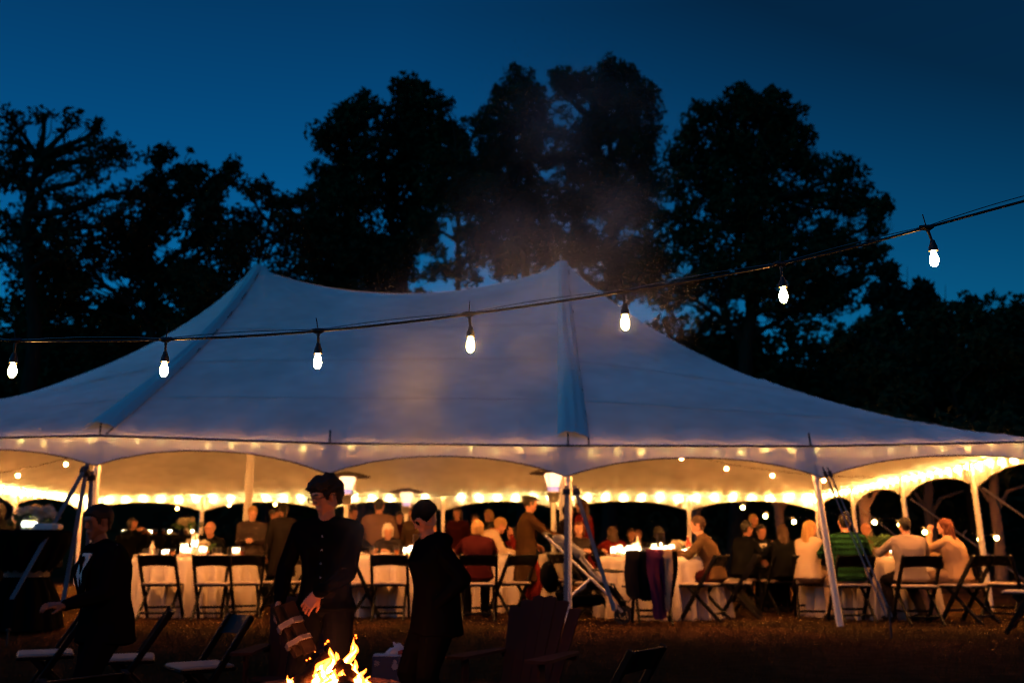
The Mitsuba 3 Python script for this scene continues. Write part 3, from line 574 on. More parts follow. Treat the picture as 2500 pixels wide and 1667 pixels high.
def hair_shape(style, q=1, seed=0):
    cran = hull([((0, -0.014, 0.040), (0.084, 0.104, 0.096))], 2)
    face = hull([((0, 0.14, -0.02), (0.085, 0.095, 0.088)), ((0, 0.16, -0.12), 0.10)], 2)
    low = m3.Manifold.cube((0.4, 0.4, 0.3), True).translate((0, 0.06, -0.155))
    neck = m3.Manifold.cube((0.4, 0.4, 0.3), True).translate((0, 0, -0.215))
    base = cran - face - neck
    if style == 'bob':
        return base + union([hull([((s * 0.070, -0.01, 0.03), (0.03, 0.05, 0.05)), ((s * 0.068, 0.0, -0.075), (0.026, 0.045, 0.03))], 2) for s in (-1, 1)]) + hull([((0, -0.075, 0.02), (0.075, 0.05, 0.07)), ((0, -0.07, -0.08), (0.075, 0.04, 0.03))], 2)
    if style in ('long', 'longer'):
        L = -0.30 if style == 'long' else -0.42
        return base + union([hull([((s * 0.066, -0.03, 0.04), (0.03, 0.045, 0.05)), ((s * 0.076, -0.035, -0.10), (0.028, 0.04, 0.04))], 2) for s in (-1, 1)]) + hull([((0, -0.085, 0.03), (0.075, 0.04, 0.07)), ((0, -0.10, L * 0.55), (0.105, 0.045, 0.06)), ((0, -0.115, L), (0.075, 0.03, 0.05))], 2)
    if style == 'pony':
        return base + hull([((0, -0.10, 0.075), 0.03), ((0, -0.14, 0.02), 0.032), ((0, -0.13, -0.16), 0.018)], 2)
    if style == 'beanie':
        cr = hull([((0, -0.016, 0.045), (0.090, 0.112, 0.098)), ((0, -0.035, 0.105), (0.06, 0.07, 0.045))], 2)
        return cr - m3.Manifold.cube((0.5, 0.5, 0.3), True).rotate((-14, 0, 0)).translate((0, 0, -0.150)) 
    if style == 'cap':
        return base + hull([((0, -0.02, 0.105), (0.105, 0.118, 0.034)), ((0, -0.02, 0.08), (0.088, 0.10, 0.04))], 2) + hull([((-0.05, 0.09, 0.083), (0.03, 0.02, 0.006)), ((0.05, 0.09, 0.083), (0.03, 0.02, 0.006)), ((0, 0.135, 0.072), (0.03, 0.02, 0.005))], 2)
    if style == 'rim':
        return base - m3.Manifold.cube((0.4, 0.4, 0.2), True).translate((0, 0, 0.145)) - m3.Manifold.cube((0.4, 0.2, 0.4), True).translate((0, 0.12, 0))
    return None

def person(label, loc, face, top, sit=False, lean=4, side=0, head=(0, 0), hands=None, feet=None, top_c='w_black', leg_c='w_black', skin='skin', hair='short', hair_c='h_dark', garment='jacket', sleeve=True,
           fine=False, skirt=False, seat_h=0.46, shoes='w_shoe', shoulder=1.0, bulk=1.0, group=None, twist=0, extra=None, curl=0.35, hand_n=None, neck_fwd=0.02, head_roll=0, elbow=(None, None), name='person', fem=False, hand_d=None):
    """One continuous body with hair and clothes as children. Local frame: x to the person's right, y forward; face turns it about z (0 looks along +Y, away from the camera)."""
    q = 2 if fine else 1; k0 = 1.0
    seed = int(abs(loc[0] * 131 + loc[1] * 71)) % 1000
    nat = (seat_h + 0.86 * math.cos(math.radians(lean)) ) if sit else 1.755 - (0.85 * (1 - math.cos(math.radians(lean))))
    k = np.clip((top - seat_h) / (nat - seat_h) if sit else top / nat, 0.78, 1.10)
    kl = 1.0 if sit else k
    P = np.array([0, -0.02 if sit else 0, seat_h + 0.09 if sit else 0.94 * k])
    ln, sd, tw = math.radians(lean), math.radians(side), math.radians(twist)
    u = unit([math.sin(sd), math.sin(ln), math.cos(ln) * math.cos(sd)])
    rx = unit(np.array([math.cos(tw), math.sin(tw), 0]) - u * (np.array([math.cos(tw), math.sin(tw), 0]) @ u)); fw = np.cross(u, rx)
    hx = np.array([1.0, 0, 0])
    curve = fw * (0.035 * k)
    waist, chest, nb = P + u * 0.17 * k - curve * 0.2, P + u * 0.36 * k, P + u * 0.535 * k + fw * 0.01
    sh = [P + u * 0.475 * k + rx * s * 0.178 * k * shoulder for s in (-1, 1)]
    hc = nb + unit(u + [0, 0, 0.5]) * 0.14 * k + unit([u[0], u[1] + 0.3, 0]) * neck_fwd
    hc = hc + [0, 0, 0]
    hips = [P + hx * s * 0.09 * k - [0, 0, 0.02] for s in (-1, 1)]
    if feet is None: feet = [(-0.11, 0.36, 0.09), (0.12, 0.38, 0.09)] if sit else [(-0.11, 0.0, 0.09), (0.11, 0.03, 0.09)]
    if hands is None: hands = [(-0.17, 0.36, 0.80), (0.17, 0.36, 0.80)] if sit else [(-0.25, 0.05, 0.86 * k), (0.25, 0.05, 0.86 * k)]
    body, cloth, legs, shoe = [], [], [], []
    b = bulk
    g = 0.014
    def torso(e, hem=0.0):
        r = []
        pel = [(P + hx * s * 0.075 * k - [0, 0, 0.01], (0.098 * b + e, 0.105 * b + e, 0.10)) for s in (-1, 1)]
        wa = [(waist + rx * s * 0.055 * k, (0.092 * b + e, 0.098 * b + e, 0.08)) for s in (-1, 1)]
        ch = [(chest + rx * s * 0.082 * k, (0.098 * b + e, 0.105 * b + e, 0.10)) for s in (-1, 1)]
        if fem: ch += [(chest + rx * s * 0.075 + fw * 0.06 + u * 0.0, 0.062 + e) for s in (-1, 1)]
        shl = [(sh[i] - rx * (2 * i - 1) * 0.02 - u * 0.015, 0.062 * k + e) for i in (0, 1)]
        r += [hull(pel + wa, q), hull(wa + ch, q), hull(ch + shl, q), hull(shl + [(nb - u * 0.03, 0.052 + e)], q)]
        if hem: r.append(hull([(c * [1.15, 1, 1] - [0, 0, hem], (np.asarray(rr) + (0.03 if hem > 0.2 else 0.012)) * [1.0, 1.0, 0.3]) for c, rr in pel] + pel, q))
        return r
    body += torso(0.0)
    # arms
    fem_ = []
    for i in (0, 1):
        s = 2 * i - 1
        if hands[i] is None: continue
        el, wr = ik(sh[i], hands[i], 0.295 * k, 0.262 * k, (s * 0.55, -0.75, -0.55) if elbow[i] is None else elbow[i])
        body += [hull([(sh[i], 0.056 * k), (el, 0.040 * k)], q), hull([(el, 0.040 * k), (wr, 0.027 * k)], q)]
        d = unit(wr - el); d = unit(d + np.array([-s * 0.15, 0.15, 0])) if hand_d is None or hand_d[i] is None else unit(hand_d[i])
        n = (hand_n[i] if hand_n and hand_n[i] is not None else (s * 0.5, 0.1, 0.8))
        body += hand_shape(wr + d * 0.005, d, n, s, curl, q, 0.98 * k)
        if sleeve:
            e1, e2 = (0.016, 0.020)
            cloth += [hull([(sh[i] - u * 0.012, 0.052 * k + e1), (el, 0.044 * k + e1)], q), hull([(el, 0.045 * k + e1), (wr - d * 0.012, 0.030 * k + e2 * 0.6)], q)]
        else:
            cloth += [hull([(sh[i], 0.060 * k + 0.012), (sh[i] * 0.45 + el * 0.55, 0.048 * k + 0.014)], q)]
    # legs
    for i in (0, 1):
        s = 2 * i - 1
        hint = (s * 0.12, 1, 0.35 if sit else 0.0)
        kn, an = ik(hips[i], np.array(feet[i], float) * [1, 1, 1], 0.445 * kl, 0.425 * kl, hint)
        body += [hull([(hips[i], 0.088 * k * b), (kn, 0.056 * k)], q), hull([(kn, 0.054 * k), (kn * 0.65 + an * 0.35 - [0, 0.015, 0], 0.055 * k), (an, 0.036 * k)], q)]
        fd = unit([s * 0.18, 1, 0])
        toe = np.array([an[0], an[1], an[2]]) + fd * 0.15; toe[2] = an[2] - 0.055
        body.append(hull([(an, 0.036 * k), (an - fd * 0.03 - [0, 0, 0.045], 0.03), (toe, 0.024)], q))
        if not skirt:
            legs += [hull([(hips[i], 0.094 * k * b + g), (kn, 0.064 * k + g)], q), hull([(kn, 0.062 * k + g), (kn * 0.6 + an * 0.4 - [0, 0.012, 0], 0.060 * k + g), (an, 0.050 * k + g)], q)]
        shoe.append(hull([(an - [0, 0, 0.01], 0.042 * k), (an - fd * 0.04 - [0, 0, 0.05], (0.036, 0.036, 0.032)), (toe, (0.042, 0.036, 0.027)), (toe + fd * 0.05, (0.034, 0.03, 0.020))], q))
    # head
    yaw, pit = head
    hm = to_man(head_mesh(q, fem)).scale((0.98 * k, 0.98 * k, 0.98 * k)).rotate((-pit, head_roll, 0)).rotate((0, 0, yaw + twist)).translate(hc.tolist())
    body += [hull([(nb - u * 0.03, 0.060 * k), (hc - [0, 0, 0.055] - unit([u[0], u[1] + 1e-3, 0]) * 0.0, 0.050 * k)], q)]
    key = thing(name, label, 'person', group)
    W = T().translate([float(x) for x in loc]).rotate([0, 0, 1], face)
    fl = 0.010 if fine else 0.022
    def put(nm, man, bs, it=6, noise=0.0, freq=9, length=None):
        kk = numbered(f'{key}__{nm}'); scene[kk] = mikit.ply(soft(man, length or fl, it, noise, freq, seed), bs, smooth=True, to_world=W); return kk
    trunk_ = to_man(soft(union(body), 0.009 if fine else 0.018, 5))
    both = (trunk_ + hm).to_mesh(); kk = numbered(f'{key}__body')
    scene[kk] = mikit.ply(trimesh.Trimesh(both.vert_properties[:, :3], both.tri_verts, process=True), skin, smooth=True, to_world=W)
    hemlen = {'jacket': 0.14, 'coat': 0.42, 'shirt': 0.03, 'sweater': 0.08}.get(garment, 0.1)
    put(garment, union(torso(g + 0.004, 0.04 if sit else hemlen * k) + cloth), top_c, 5, 0.010, 8)
    if skirt:
        if sit: sk = union([hull([(hips[0], 0.12), (hips[1], 0.12), (ik(hips[0], feet[0], .445, .425, (0, 1, .35))[0], 0.09), (ik(hips[1], feet[1], .445, .425, (0, 1, .35))[0], 0.09)], q), hull([(ik(hips[0], feet[0], .445, .425, (0, 1, .35))[0], 0.09), (ik(hips[1], feet[1], .445, .425, (0, 1, .35))[0], 0.09), (np.array(feet[0]) + [0, -0.05, 0.2], 0.08), (np.array(feet[1]) + [0, -0.05, 0.2], 0.08)], q)])
        else: sk = hull([(P + hx * s * 0.07, 0.115 * b) for s in (-1, 1)] + [((s * 0.13, 0, 0.48 if skirt is True else skirt), (0.12, 0.15, 0.02)) for s in (-1, 1)], q)
        put('skirt', sk, leg_c, 5, 0.014, 7)
    else: put('trousers', union(legs + [hull([(P + hx * s * 0.075 * k - [0, 0, 0.02], (0.104 * b + g, 0.11 * b + g, 0.10)) for s in (-1, 1)], q)]), leg_c, 5, 0.009, 8)
    for sm in shoe: put('shoe', sm, shoes, 3)
    if hair in ('thick', 'short', 'crop'):
        hm_ = hair_cap(hair, seed); hm_.apply_transform(np.block([[trimesh.transformations.euler_matrix(math.radians(-pit), math.radians(head_roll), math.radians(yaw + twist))[:3, :3] * 0.98 * k, hc[:, None]], [np.array([[0, 0, 0, 1.0]])]]))
        kk = numbered(f'{key}__hair'); scene[kk] = mikit.ply(hm_, hair_c, smooth=True, to_world=W)
    hs = None if hair in ('thick', 'short', 'crop') else hair_shape(hair)
    if hs is not None:
        hs = hs.scale((0.98 * k, 0.98 * k, 0.98 * k)).rotate((-pit, head_roll, 0)).rotate((0, 0, yaw + twist)).translate(hc.tolist())
        nz = {'thick': 0.016, 'beanie': 0.002, 'cap': 0.004}.get(hair, 0.007)
        hk = put('beanie' if hair == 'beanie' else 'hair', hs, hair_c, 3 if fine else 4, nz, 34, 0.007 if fine else 0.016)
    A = np.array(W.matrix)
    M = np.eye(4); R_ = trimesh.transformations.euler_matrix(math.radians(-pit), math.radians(head_roll), math.radians(yaw + twist)); M[:3, :3] = R_[:3, :3] * 0.98 * k; M[:3, 3] = hc
    return dict(key=key, W=A, head=A @ M, P=P, u=u, fw=fw, rx=rx, nb=nb, chest=chest, waist=waist, sh=sh, k=k, hc=hc, b=bulk, to_world=W)

def worn(pp, name, mesh, bs, smooth=True):
    """A further piece of a person's clothing, given in the person's own frame."""
    kk = numbered(f"{pp['key']}__{name}"); scene[kk] = mikit.ply(mesh, bs, smooth=smooth, to_world=pp['to_world']); return kk
def on_head(pp, name, mesh, bs, smooth=True):
    m = mesh.copy(); m.apply_transform(pp['head']); kk = numbered(f"{pp['key']}__{name}"); scene[kk] = mikit.ply(m, bs, smooth=smooth); return kk

mat('skin', (0.44, 0.20, 0.12), 0.5); mat('skin_dark', (0.17, 0.075, 0.045), 0.5); mat('skin_pale', (0.54, 0.29, 0.19), 0.5)
for n_, c_ in dict(h_dark=(0.012, 0.009, 0.008), h_brown=(0.028, 0.012, 0.007), h_red=(0.075, 0.018, 0.008), h_blond=(0.34, 0.19, 0.07), h_white=(0.62, 0.58, 0.50), h_grey=(0.32, 0.27, 0.21)).items(): mat(n_, c_, 0.7, spec=0.25)
for n_, c_ in dict(w_black=(0.004, 0.004, 0.0045), w_suit=(0.005, 0.005, 0.006), w_shoe=(0.015, 0.012, 0.011), w_white=(0.72, 0.68, 0.62), w_tan=(0.13, 0.075, 0.05), w_brown=(0.075, 0.042, 0.022), w_olive=(0.026, 0.012, 0.006), w_maroon=(0.028, 0.005, 0.006),
                   w_red=(0.11, 0.010, 0.008), w_grey=(0.24, 0.19, 0.16), w_char=(0.016, 0.012, 0.012), w_shawl=(0.42, 0.27, 0.15), w_khaki=(0.27, 0.19, 0.13), w_cream=(0.50, 0.38, 0.26), w_green=(0.03, 0.12, 0.045), w_denim=(0.007, 0.007, 0.009), w_purple=(0.075, 0.018, 0.05)).items(): matte(n_, c_)
def _stripes(p, n, uv):
    return mikit.mix((0.011, 0.045, 0.018), (0.003, 0.010, 0.005), mikit.smoothstep(0.62, 0.75, dr.abs(dr.sin(p.z * 48.0 + 0.9 * p.y))))
matte('w_striped', mikit.proc(_stripes))
def _plaid(p, n, uv):
    return mikit.mix((0.03, 0.02, 0.018), (0.075, 0.05, 0.042), mikit.smoothstep(0.5, 0.9, mikit.fbm(p.x * 22, p.y * 22, p.z * 26)))
matte('w_pattern', mikit.proc(_plaid))
# ------------------------------------------------------------------ furniture and props
def spot(u, Y): 
    p = at(u, 1340, Y); return np.array([p[0], Y, float(lawn_z(p[0], Y))])
mat('m_chair', (0.004, 0.0035, 0.0035), 0.45, spec=0.12); mat('m_pad', (0.34, 0.27, 0.22), 0.6); mat('m_wood_dark', (0.055, 0.018, 0.012), 0.8, spec=0.15)
mat('m_cloth', (0.58, 0.50, 0.42), 0.85, spec=0.2); matte('m_cloth_black', (0.005, 0.005, 0.0055)); mat('m_sash', (0.09, 0.07, 0.055), 0.8); mat('m_table', (0.30, 0.22, 0.15), 0.5)
scene['m_glass'] = {'type': 'thindielectric', 'int_ior': 1.5}
scene['m_frost'] = {'type': 'principledthin', 'base_color': rgb(0.85, 0.82, 0.76), 'roughness': 0.4, 'spec_trans': 0.0, 'diff_trans': 1.2, 'eta': 1.4}
mat('m_wax', (0.82, 0.72, 0.55), 0.5); mat('m_china', (0.78, 0.75, 0.70), 0.25); mat('m_amber', (0.30, 0.10, 0.02), 0.2); mat('m_wine', (0.10, 0.008, 0.012), 0.2); mat('m_bottle', (0.02, 0.035, 0.015), 0.12); mat('m_redcup', (0.45, 0.06, 0.03), 0.4)
mat('m_hood', (0.10, 0.085, 0.075), 0.5, 0.5); mat('m_steel', (0.55, 0.54, 0.52), 0.3, 0.8); mat('m_flame', (0.5, 0.3, 0.1), 0.8); mat('m_petal', (0.62, 0.56, 0.42), 0.8); mat('m_stem', (0.06, 0.13, 0.04), 0.7); mat('m_blue_card', (0.006, 0.035, 0.11), 0.5); mat('m_white_film', (0.62, 0.62, 0.64), 0.25); mat('m_paper', (0.50, 0.47, 0.44), 0.7); matte('m_band', (0.20, 0.18, 0.17))
matte('m_log', (0.055, 0.032, 0.02)); mat('m_char', (0.012, 0.010, 0.009), 0.9); mat('m_rust', (0.10, 0.045, 0.025), 0.6, 0.3); mat('m_canvas_grey', (0.10, 0.105, 0.13), 0.8); mat('m_rubber', (0.012, 0.012, 0.012), 0.6)
WB = T

CH = {}
def _chair_meshes():
    r = {}
    for s in (-1, 1):
        r['front_leg', s] = bar((s * 0.205, 0.22, 0.0), (s * 0.20, -0.235, 0.815), 0.032, 0.046, up=(0, 1, 0.3), bevel=0.006)
        r['rear_leg', s] = bar((s * 0.175, -0.25, 0.0), (s * 0.172, 0.13, 0.43), 0.026, 0.042, up=(0, 1, 0.3), bevel=0.006)
    n = 13; xs = np.linspace(-0.19, 0.19, n); vs = []
    for x in xs:
        bow = -0.030 * (1 - (x / 0.19) ** 2); zb = 0.665 + 0.018 * (1 - (x / 0.19) ** 2); zt = 0.815 - 0.006 * (x / 0.19) ** 2
        for z, o in ((zb, -0.008), (zb + 0.006, -0.013), (zt - 0.006, -0.013), (zt, -0.008), (zt, 0.004), (zb, 0.004)):
            vs.append((x, -0.150 - (z - 0.665) * 0.56 + bow + o, z))
    vs = np.array(vs); f = []
    for i in range(n - 1):
        for j in range(6): f.append([i * 6 + j, i * 6 + (j + 1) % 6, (i + 1) * 6 + (j + 1) % 6, (i + 1) * 6 + j])
    f = np.array(f); e = [[0, j, j + 1] for j in range(1, 5)] + [[(n - 1) * 6, (n - 1) * 6 + j + 1, (n - 1) * 6 + j] for j in range(1, 5)]
    r['backrest'] = trimesh.Trimesh(vs, np.vstack([f[:, [0, 1, 2]], f[:, [0, 2, 3]], e]), process=False)
    r['seat_frame'] = box((0.375, 0.385, 0.022), (0, 0.045, 0.43), bevel=0.006)
    pad = m3.Manifold.hull_points(np.vstack([_SPH[1] * [0.03, 0.03, 0.017] + [sx * 0.155, 0.045 + sy * 0.16, 0.452] for sx in (-1, 1) for sy in (-1, 1)])).to_mesh()
    r['seat'] = trimesh.Trimesh(pad.vert_properties[:, :3], pad.tri_verts)
    r['stretcher', 0] = box((0.36, 0.016, 0.03), (0, 0.135, 0.15), bevel=0.004); r['stretcher', 1] = box((0.32, 0.016, 0.03), (0, -0.17, 0.095), bevel=0.004)
    return {k: mikit.ply(v, 'm_pad' if k == 'seat' else 'm_chair', smooth=False) for k, v in r.items()}
CH = _chair_meshes()
def folding_chair(label, p, face, group='black folding chairs', tilt=0):
    k = thing('folding_chair', label, 'chair', group); W = T().translate([float(c) for c in p]).rotate([0, 0, 1], face).rotate([1, 0, 0], tilt).scale([1.08, 1.06, 0.955])
    for nm, d in CH.items():
        kk = numbered(f"{k}__{nm[0] if isinstance(nm, tuple) else nm}"); scene[kk] = {**d, 'to_world': W}
    return k

def cloth_round(r, h, folds, flare, seed, ground=0.012):
    rr = np.random.default_rng(seed); n = 320; th = np.linspace(0, 2 * np.pi, n, endpoint=False); rows = []
    ph = rr.uniform(0, 6.28, 4); fold = 1.5 * np.sin(folds * th + 1.2 * np.sin(2 * th + ph[0]) + ph[1]) + 0.45 * np.sin((folds * 1.7 // 1) * th + ph[2])
    for f in np.linspace(0, 1, 4)[1:]: rows.append(np.stack([np.cos(th) * r * f, np.sin(th) * r * f, th * 0 + h], 1))
    for i, t in enumerate(np.linspace(0, 1, 15)[1:]):
        a = min(1, t * 2.2); R = r + 0.012 + flare * t ** 0.8 + 0.030 * a * t ** 0.4 * fold * (1 + 0.5 * t) + 0.01 * (t < 0.1)
        z = h - 0.012 * (i == 0) - (h - ground) * t
        rows.append(np.stack([np.cos(th) * R, np.sin(th) * R, th * 0 + z], 1))
    v = np.vstack([[[0, 0, h]], *rows]); f = [[0, 1 + j, 1 + (j + 1) % n] for j in range(n)]
    for i in range(len(rows) - 1):
        a = 1 + i * n; j = np.arange(n); b = a + n
        f += np.stack([a + j, b + j, b + (j + 1) % n], 1).tolist() + np.stack([a + j, b + (j + 1) % n, a + (j + 1) % n], 1).tolist()
    return trimesh.Trimesh(v, f, process=False)
TOP = 0.765
def round_table(p, lab_table, lab_cloth, r=0.78, seed=0, cloth='m_cloth', h=TOP):
    k = thing('round_table', lab_table, 'table', 'round dining tables')
    part(k, 'tabletop', moved(lathe([(0, h - 0.03), (r - 0.01, h - 0.03), (r - 0.01, h - 0.006), (0, h - 0.006)], 40), p), 'm_table')
    for a in range(4):
        c = np.array([math.cos(a * 1.571 + 0.6), math.sin(a * 1.571 + 0.6), 0]) * r * 0.62
        part(k, 'leg', tube([p + c + [0, 0, 0], p + c * 0.9 + [0, 0, h - 0.03]], 0.014, 8), 'm_dark_iron', smooth=True)
    whole('tablecloth', moved(cloth_round(r, h, 27, 0.05, seed), p), cloth, lab_cloth, 'tablecloth', 'cloths on the round tables', smooth=True)

ROW = {}
def glass(p, where, liquid=None, h=0.11, r=0.033):
    kind_ = 'clear glass' if liquid is None else 'glass of amber drink' if liquid == 'm_amber' else 'glass of dark wine'
    k = thing('drinking_glass', kind_, 'glass', f'glasses {where}'); ROW.setdefault((kind_, where), []).append((float(p[0]), k))
    part(k, 'tumbler', lathe([(0, 0.004), (r * 0.8, 0.004), (r * 0.86, 0.03), (r, h), (r - 0.002, h)], 14, p), 'm_glass', smooth=True)
    if liquid: part(k, 'drink', lathe([(0, 0.006), (r * 0.76, 0.006), (r * 0.88, h * 0.6), (0, h * 0.6)], 14, p), liquid, smooth=40)
def candle(p, where, h=0.16, r=0.045, power=26, frost=True):
    kind_ = 'lit candle' if h < 0.2 else 'tall lit candle cylinder'
    k = thing('candle_holder', kind_, 'candle', f'candles {where}'); ROW.setdefault((kind_, where), []).append((float(p[0]), k))
    part(k, 'cylinder', lathe([(r * 0.98, 0.0), (r, 0.01), (r, h)], 18, p), 'm_frost' if frost else 'm_glass', smooth=True)
    part(k, 'candle', lathe([(0, 0.002), (r * 0.62, 0.002), (r * 0.62, h * 0.45), (0, h * 0.45)], 16, p), 'm_wax', smooth=40)
    part(k, 'flame', lathe([(0, h * 0.45 + 0.004), (0.008, h * 0.45 + 0.014), (0.006, h * 0.45 + 0.026), (0, h * 0.45 + 0.045)], 8, p), 'm_flame', smooth=True, **glow(np.array([1, 0.52, 0.16]) * power * 12))
def bottle(p, label, bs='m_bottle', h=0.29, cap=None):
    k = thing('bottle', label, 'bottle'); r = 0.036
    part(k, 'glass', lathe([(0, 0), (r, 0.0), (r, h * 0.58), (r * 0.85, h * 0.66), (r * 0.36, h * 0.78), (r * 0.34, h * 0.97), (0, h * 0.97)], 16, p), bs, smooth=40)
    part(k, 'cap', lathe([(r * 0.38, h * 0.90), (r * 0.40, h), (0, h)], 12, p), cap or 'm_steel', smooth=40)
    part(k, 'label', lathe([(r + 0.001, h * 0.16), (r + 0.001, h * 0.46)], 16, p), 'm_paper', smooth=True)
def plate(p, where):
    k = thing('plate', 'white plate', 'plate', f'plates {where}'); ROW.setdefault(('white plate with folded napkin', where), []).append((float(p[0]), k))
    part(k, 'dish', lathe([(0, 0.004), (0.075, 0.004), (0.125, 0.018), (0.123, 0.021), (0.07, 0.009), (0, 0.009)], 24, p), 'm_china', smooth=40)
    part(k, 'napkin', moved(box((0.12, 0.09, 0.025), (0, 0, 0.025), bevel=0.01), p, 20), 'm_paper')
def flowers(p, label, r=0.15, h=0.2, petal='m_petal', seed=0, n=420):
    q = np.random.default_rng(seed); k = thing('flower_arrangement', label, 'flowers')
    part(k, 'vase', lathe([(0, 0), (0.04, 0), (0.055, 0.05), (0.04, 0.11), (0.045, 0.13)], 16, p), 'm_china', smooth=True)
    heads = np.array(p) + np.column_stack([q.normal(0, r * 0.55, 26), q.normal(0, r * 0.5, 26), h + q.uniform(-0.25, 0.65, 26) * r])
    part(k, 'stem', cat(tube([np.array(p) + [0, 0, 0.12], np.array(p) * 0.5 + c * 0.5 + [0, 0, 0.06], c], 0.004, 4) for c in heads[:14]), 'm_stem', smooth=True)
    part(k, 'blossom', trimesh.Trimesh(*leaf_cards(heads, np.full(26, r * 0.34), np.full(26, n // 10), 0.016, q), process=False), petal)
    part(k, 'foliage', trimesh.Trimesh(*leaf_cards(np.array(p) + np.column_stack([q.normal(0, r * 0.8, 12), q.normal(0, r * 0.7, 12), h * 0.8 + q.uniform(-0.3, 0.3, 12) * r]), np.full(12, r * 0.35), np.full(12, 14), 0.035, q), process=False), 'm_stem')

def patio_heater(p, label, H=2.25, power=0.55):
    k = thing('patio_heater', label, 'patio heater', 'tall gas patio heaters'); z = lambda *a: [tuple(x) for x in a]
    part(k, 'base', lathe(z((0, 0), (0.24, 0), (0.24, 0.06), (0.20, 0.09), (0.20, 0.75), (0.17, 0.80), (0, 0.82)), 24, p), 'm_steel', smooth=35)
    part(k, 'column', tube([np.array(p) + [0, 0, 0.8], np.array(p) + [0, 0, H - 0.50]], 0.045, 14), 'm_steel', smooth=30)
    part(k, 'control_box', lathe(z((0.045, H - 0.60), (0.085, H - 0.58), (0.095, H - 0.47), (0.12, H - 0.44), (0.12, H - 0.42), (0, H - 0.42)), 20, p), 'm_steel', smooth=35)
    part(k, 'burner', lathe(z((0.092, H - 0.42), (0.10, H - 0.33)), 20, p), 'm_bulb', smooth=True, **glow(np.array([0.35, 0.45, 0.9]) * 0.12))
    part(k, 'emitter_screen', lathe(z((0.101, H - 0.328), (0.155, H - 0.14), (0.13, H - 0.105)), 20, p), 'm_bulb', smooth=True, **glow(np.array([1.0, 0.50, 0.24]) * power))
    part(k, 'reflector', lathe(z((0.0, H), (0.10, H - 0.01), (0.28, H - 0.05), (0.42, H - 0.10), (0.425, H - 0.11), (0.27, H - 0.065), (0.0, H - 0.03)), 32, p), 'm_hood', smooth=35)
    for a in range(3):
        c = np.array([math.cos(a * 2.1), math.sin(a * 2.1), 0]) * 0.13
        part(k, 'post', tube([np.array(p) + c + [0, 0, H - 0.42], np.array(p) + c * 1.3 + [0, 0, H - 0.07]], 0.007, 6), 'm_steel')

def adirondack(p, face, label):
    k = thing('adirondack_chair', label, 'chair'); W = T().translate([float(c) for c in p]).rotate([0, 0, 1], face).scale(0.92)
    def put(nm, m, bs='m_wood_dark'): kk = numbered(f'{k}__{nm}'); scene[kk] = mikit.ply(m, bs, to_world=W)
    for i in range(6):                                        # fanned back slats, front is +y
        t = (i - 2.5) / 2.5; b = np.array([t * 0.205, -0.18, 0.30]); e = np.array([t * 0.275, -0.50, 0.985 - 0.09 * t * t])
        put('back_slat', trimesh.convex.convex_hull(np.vstack([c + np.array([x, 0, 0]) + np.array([0, 1, 0.45]) * y for c, w in ((b, 0.039), (e, 0.053)) for x in (-w, w) for y in (-0.008, 0.008)] + [e + [0, -0.012, 0.012 + 0.008 * (i in (2, 3))]])))
    for i in range(6): put('seat_slat', bar((-0.26, 0.32 - i * 0.092, 0.37 - i * 0.022), (0.26, 0.32 - i * 0.092, 0.37 - i * 0.022), 0.018, 0.08, up=(0, 1, -0.25), bevel=0.005))
    for s in (-1, 1):
        pts = m3.CrossSection([[(s * 0.27, 0.40), (s * 0.40, 0.42), (s * 0.415, 0.30), (s * 0.385, 0.0), (s * 0.35, -0.36), (s * 0.29, -0.36), (s * 0.275, 0.0)]], m3.FillRule.NonZero).offset(0.02, m3.JoinType.Round).extrude(0.022).translate((0, 0, 0.555)).to_mesh()
        put('arm', trimesh.Trimesh(pts.vert_properties[:, :3], pts.tri_verts, process=False))
        put('front_leg', box((0.022, 0.10, 0.555), (s * 0.325, 0.28, 0.2775), bevel=0.004))
        put('side_rail', bar((s * 0.285, 0.36, 0.33), (s * 0.285, -0.62, 0.02), 0.022, 0.11, up=(0, 0.3, 1), bevel=0.004))
    put('back_brace', bar((-0.34, -0.37, 0.54), (0.34, -0.37, 0.54), 0.022, 0.07, up=(0, 0, 1), bevel=0.004)); put('lower_brace', bar((-0.27, -0.20, 0.30), (0.27, -0.20, 0.30), 0.022, 0.06, up=(0, 0, 1), bevel=0.004))
    return k

# tables
T_left, T_midl, T_mid, T_right, T_far = spot(478, 13.55), spot(938, 13.55), spot(1232, 14.6), spot(1612, 13.35), spot(2112, 13.55)
round_table(T_left, 'round dining table under a white cloth behind the man in the dark suit', 'white floor-length tablecloth behind the three empty black chairs at the left', seed=3)
round_table(T_midl, 'round dining table between the man in glasses and the youth in the hood', 'white tablecloth seen between the man in glasses and the hooded youth', seed=4)
round_table(T_mid, 'round dining table behind the blond woman in maroon and the capped woman', 'tablecloth half hidden behind the blond woman in maroon', seed=5)
round_table(T_right, 'round dining table behind the chair hung with coats', 'white tablecloth behind the chair hung with a black coat', seed=6)
round_table(T_far, 'round dining table between the green striped pullover and the grey jacket', 'white tablecloth between the man in green stripes and the man in grey', seed=7)
round_table(spot(1560, 19.0), 'second-row round table in the dark behind the coat chair table', 'dim white tablecloth in the second row behind the candle cluster', seed=8)
round_table(spot(700, 18.6), 'second-row round table behind the standing grey-haired guest', 'dim tablecloth in the second row behind the grey-haired guest', seed=9)
W_ = 'on the table behind three empty chairs'
tl = T_left + [0, 0, TOP]
for dx, dy, hh in ((0.07, -0.25, 0.30), (-0.06, -0.28, 0.17), (0.17, -0.2, 0.14), (0.0, -0.34, 0.12), (0.62, -0.2, 0.12), (-0.3, -0.3, 0.09)): candle(tl + [dx, dy, 0], W_, hh, 0.045 if hh > 0.2 else 0.05, 20)
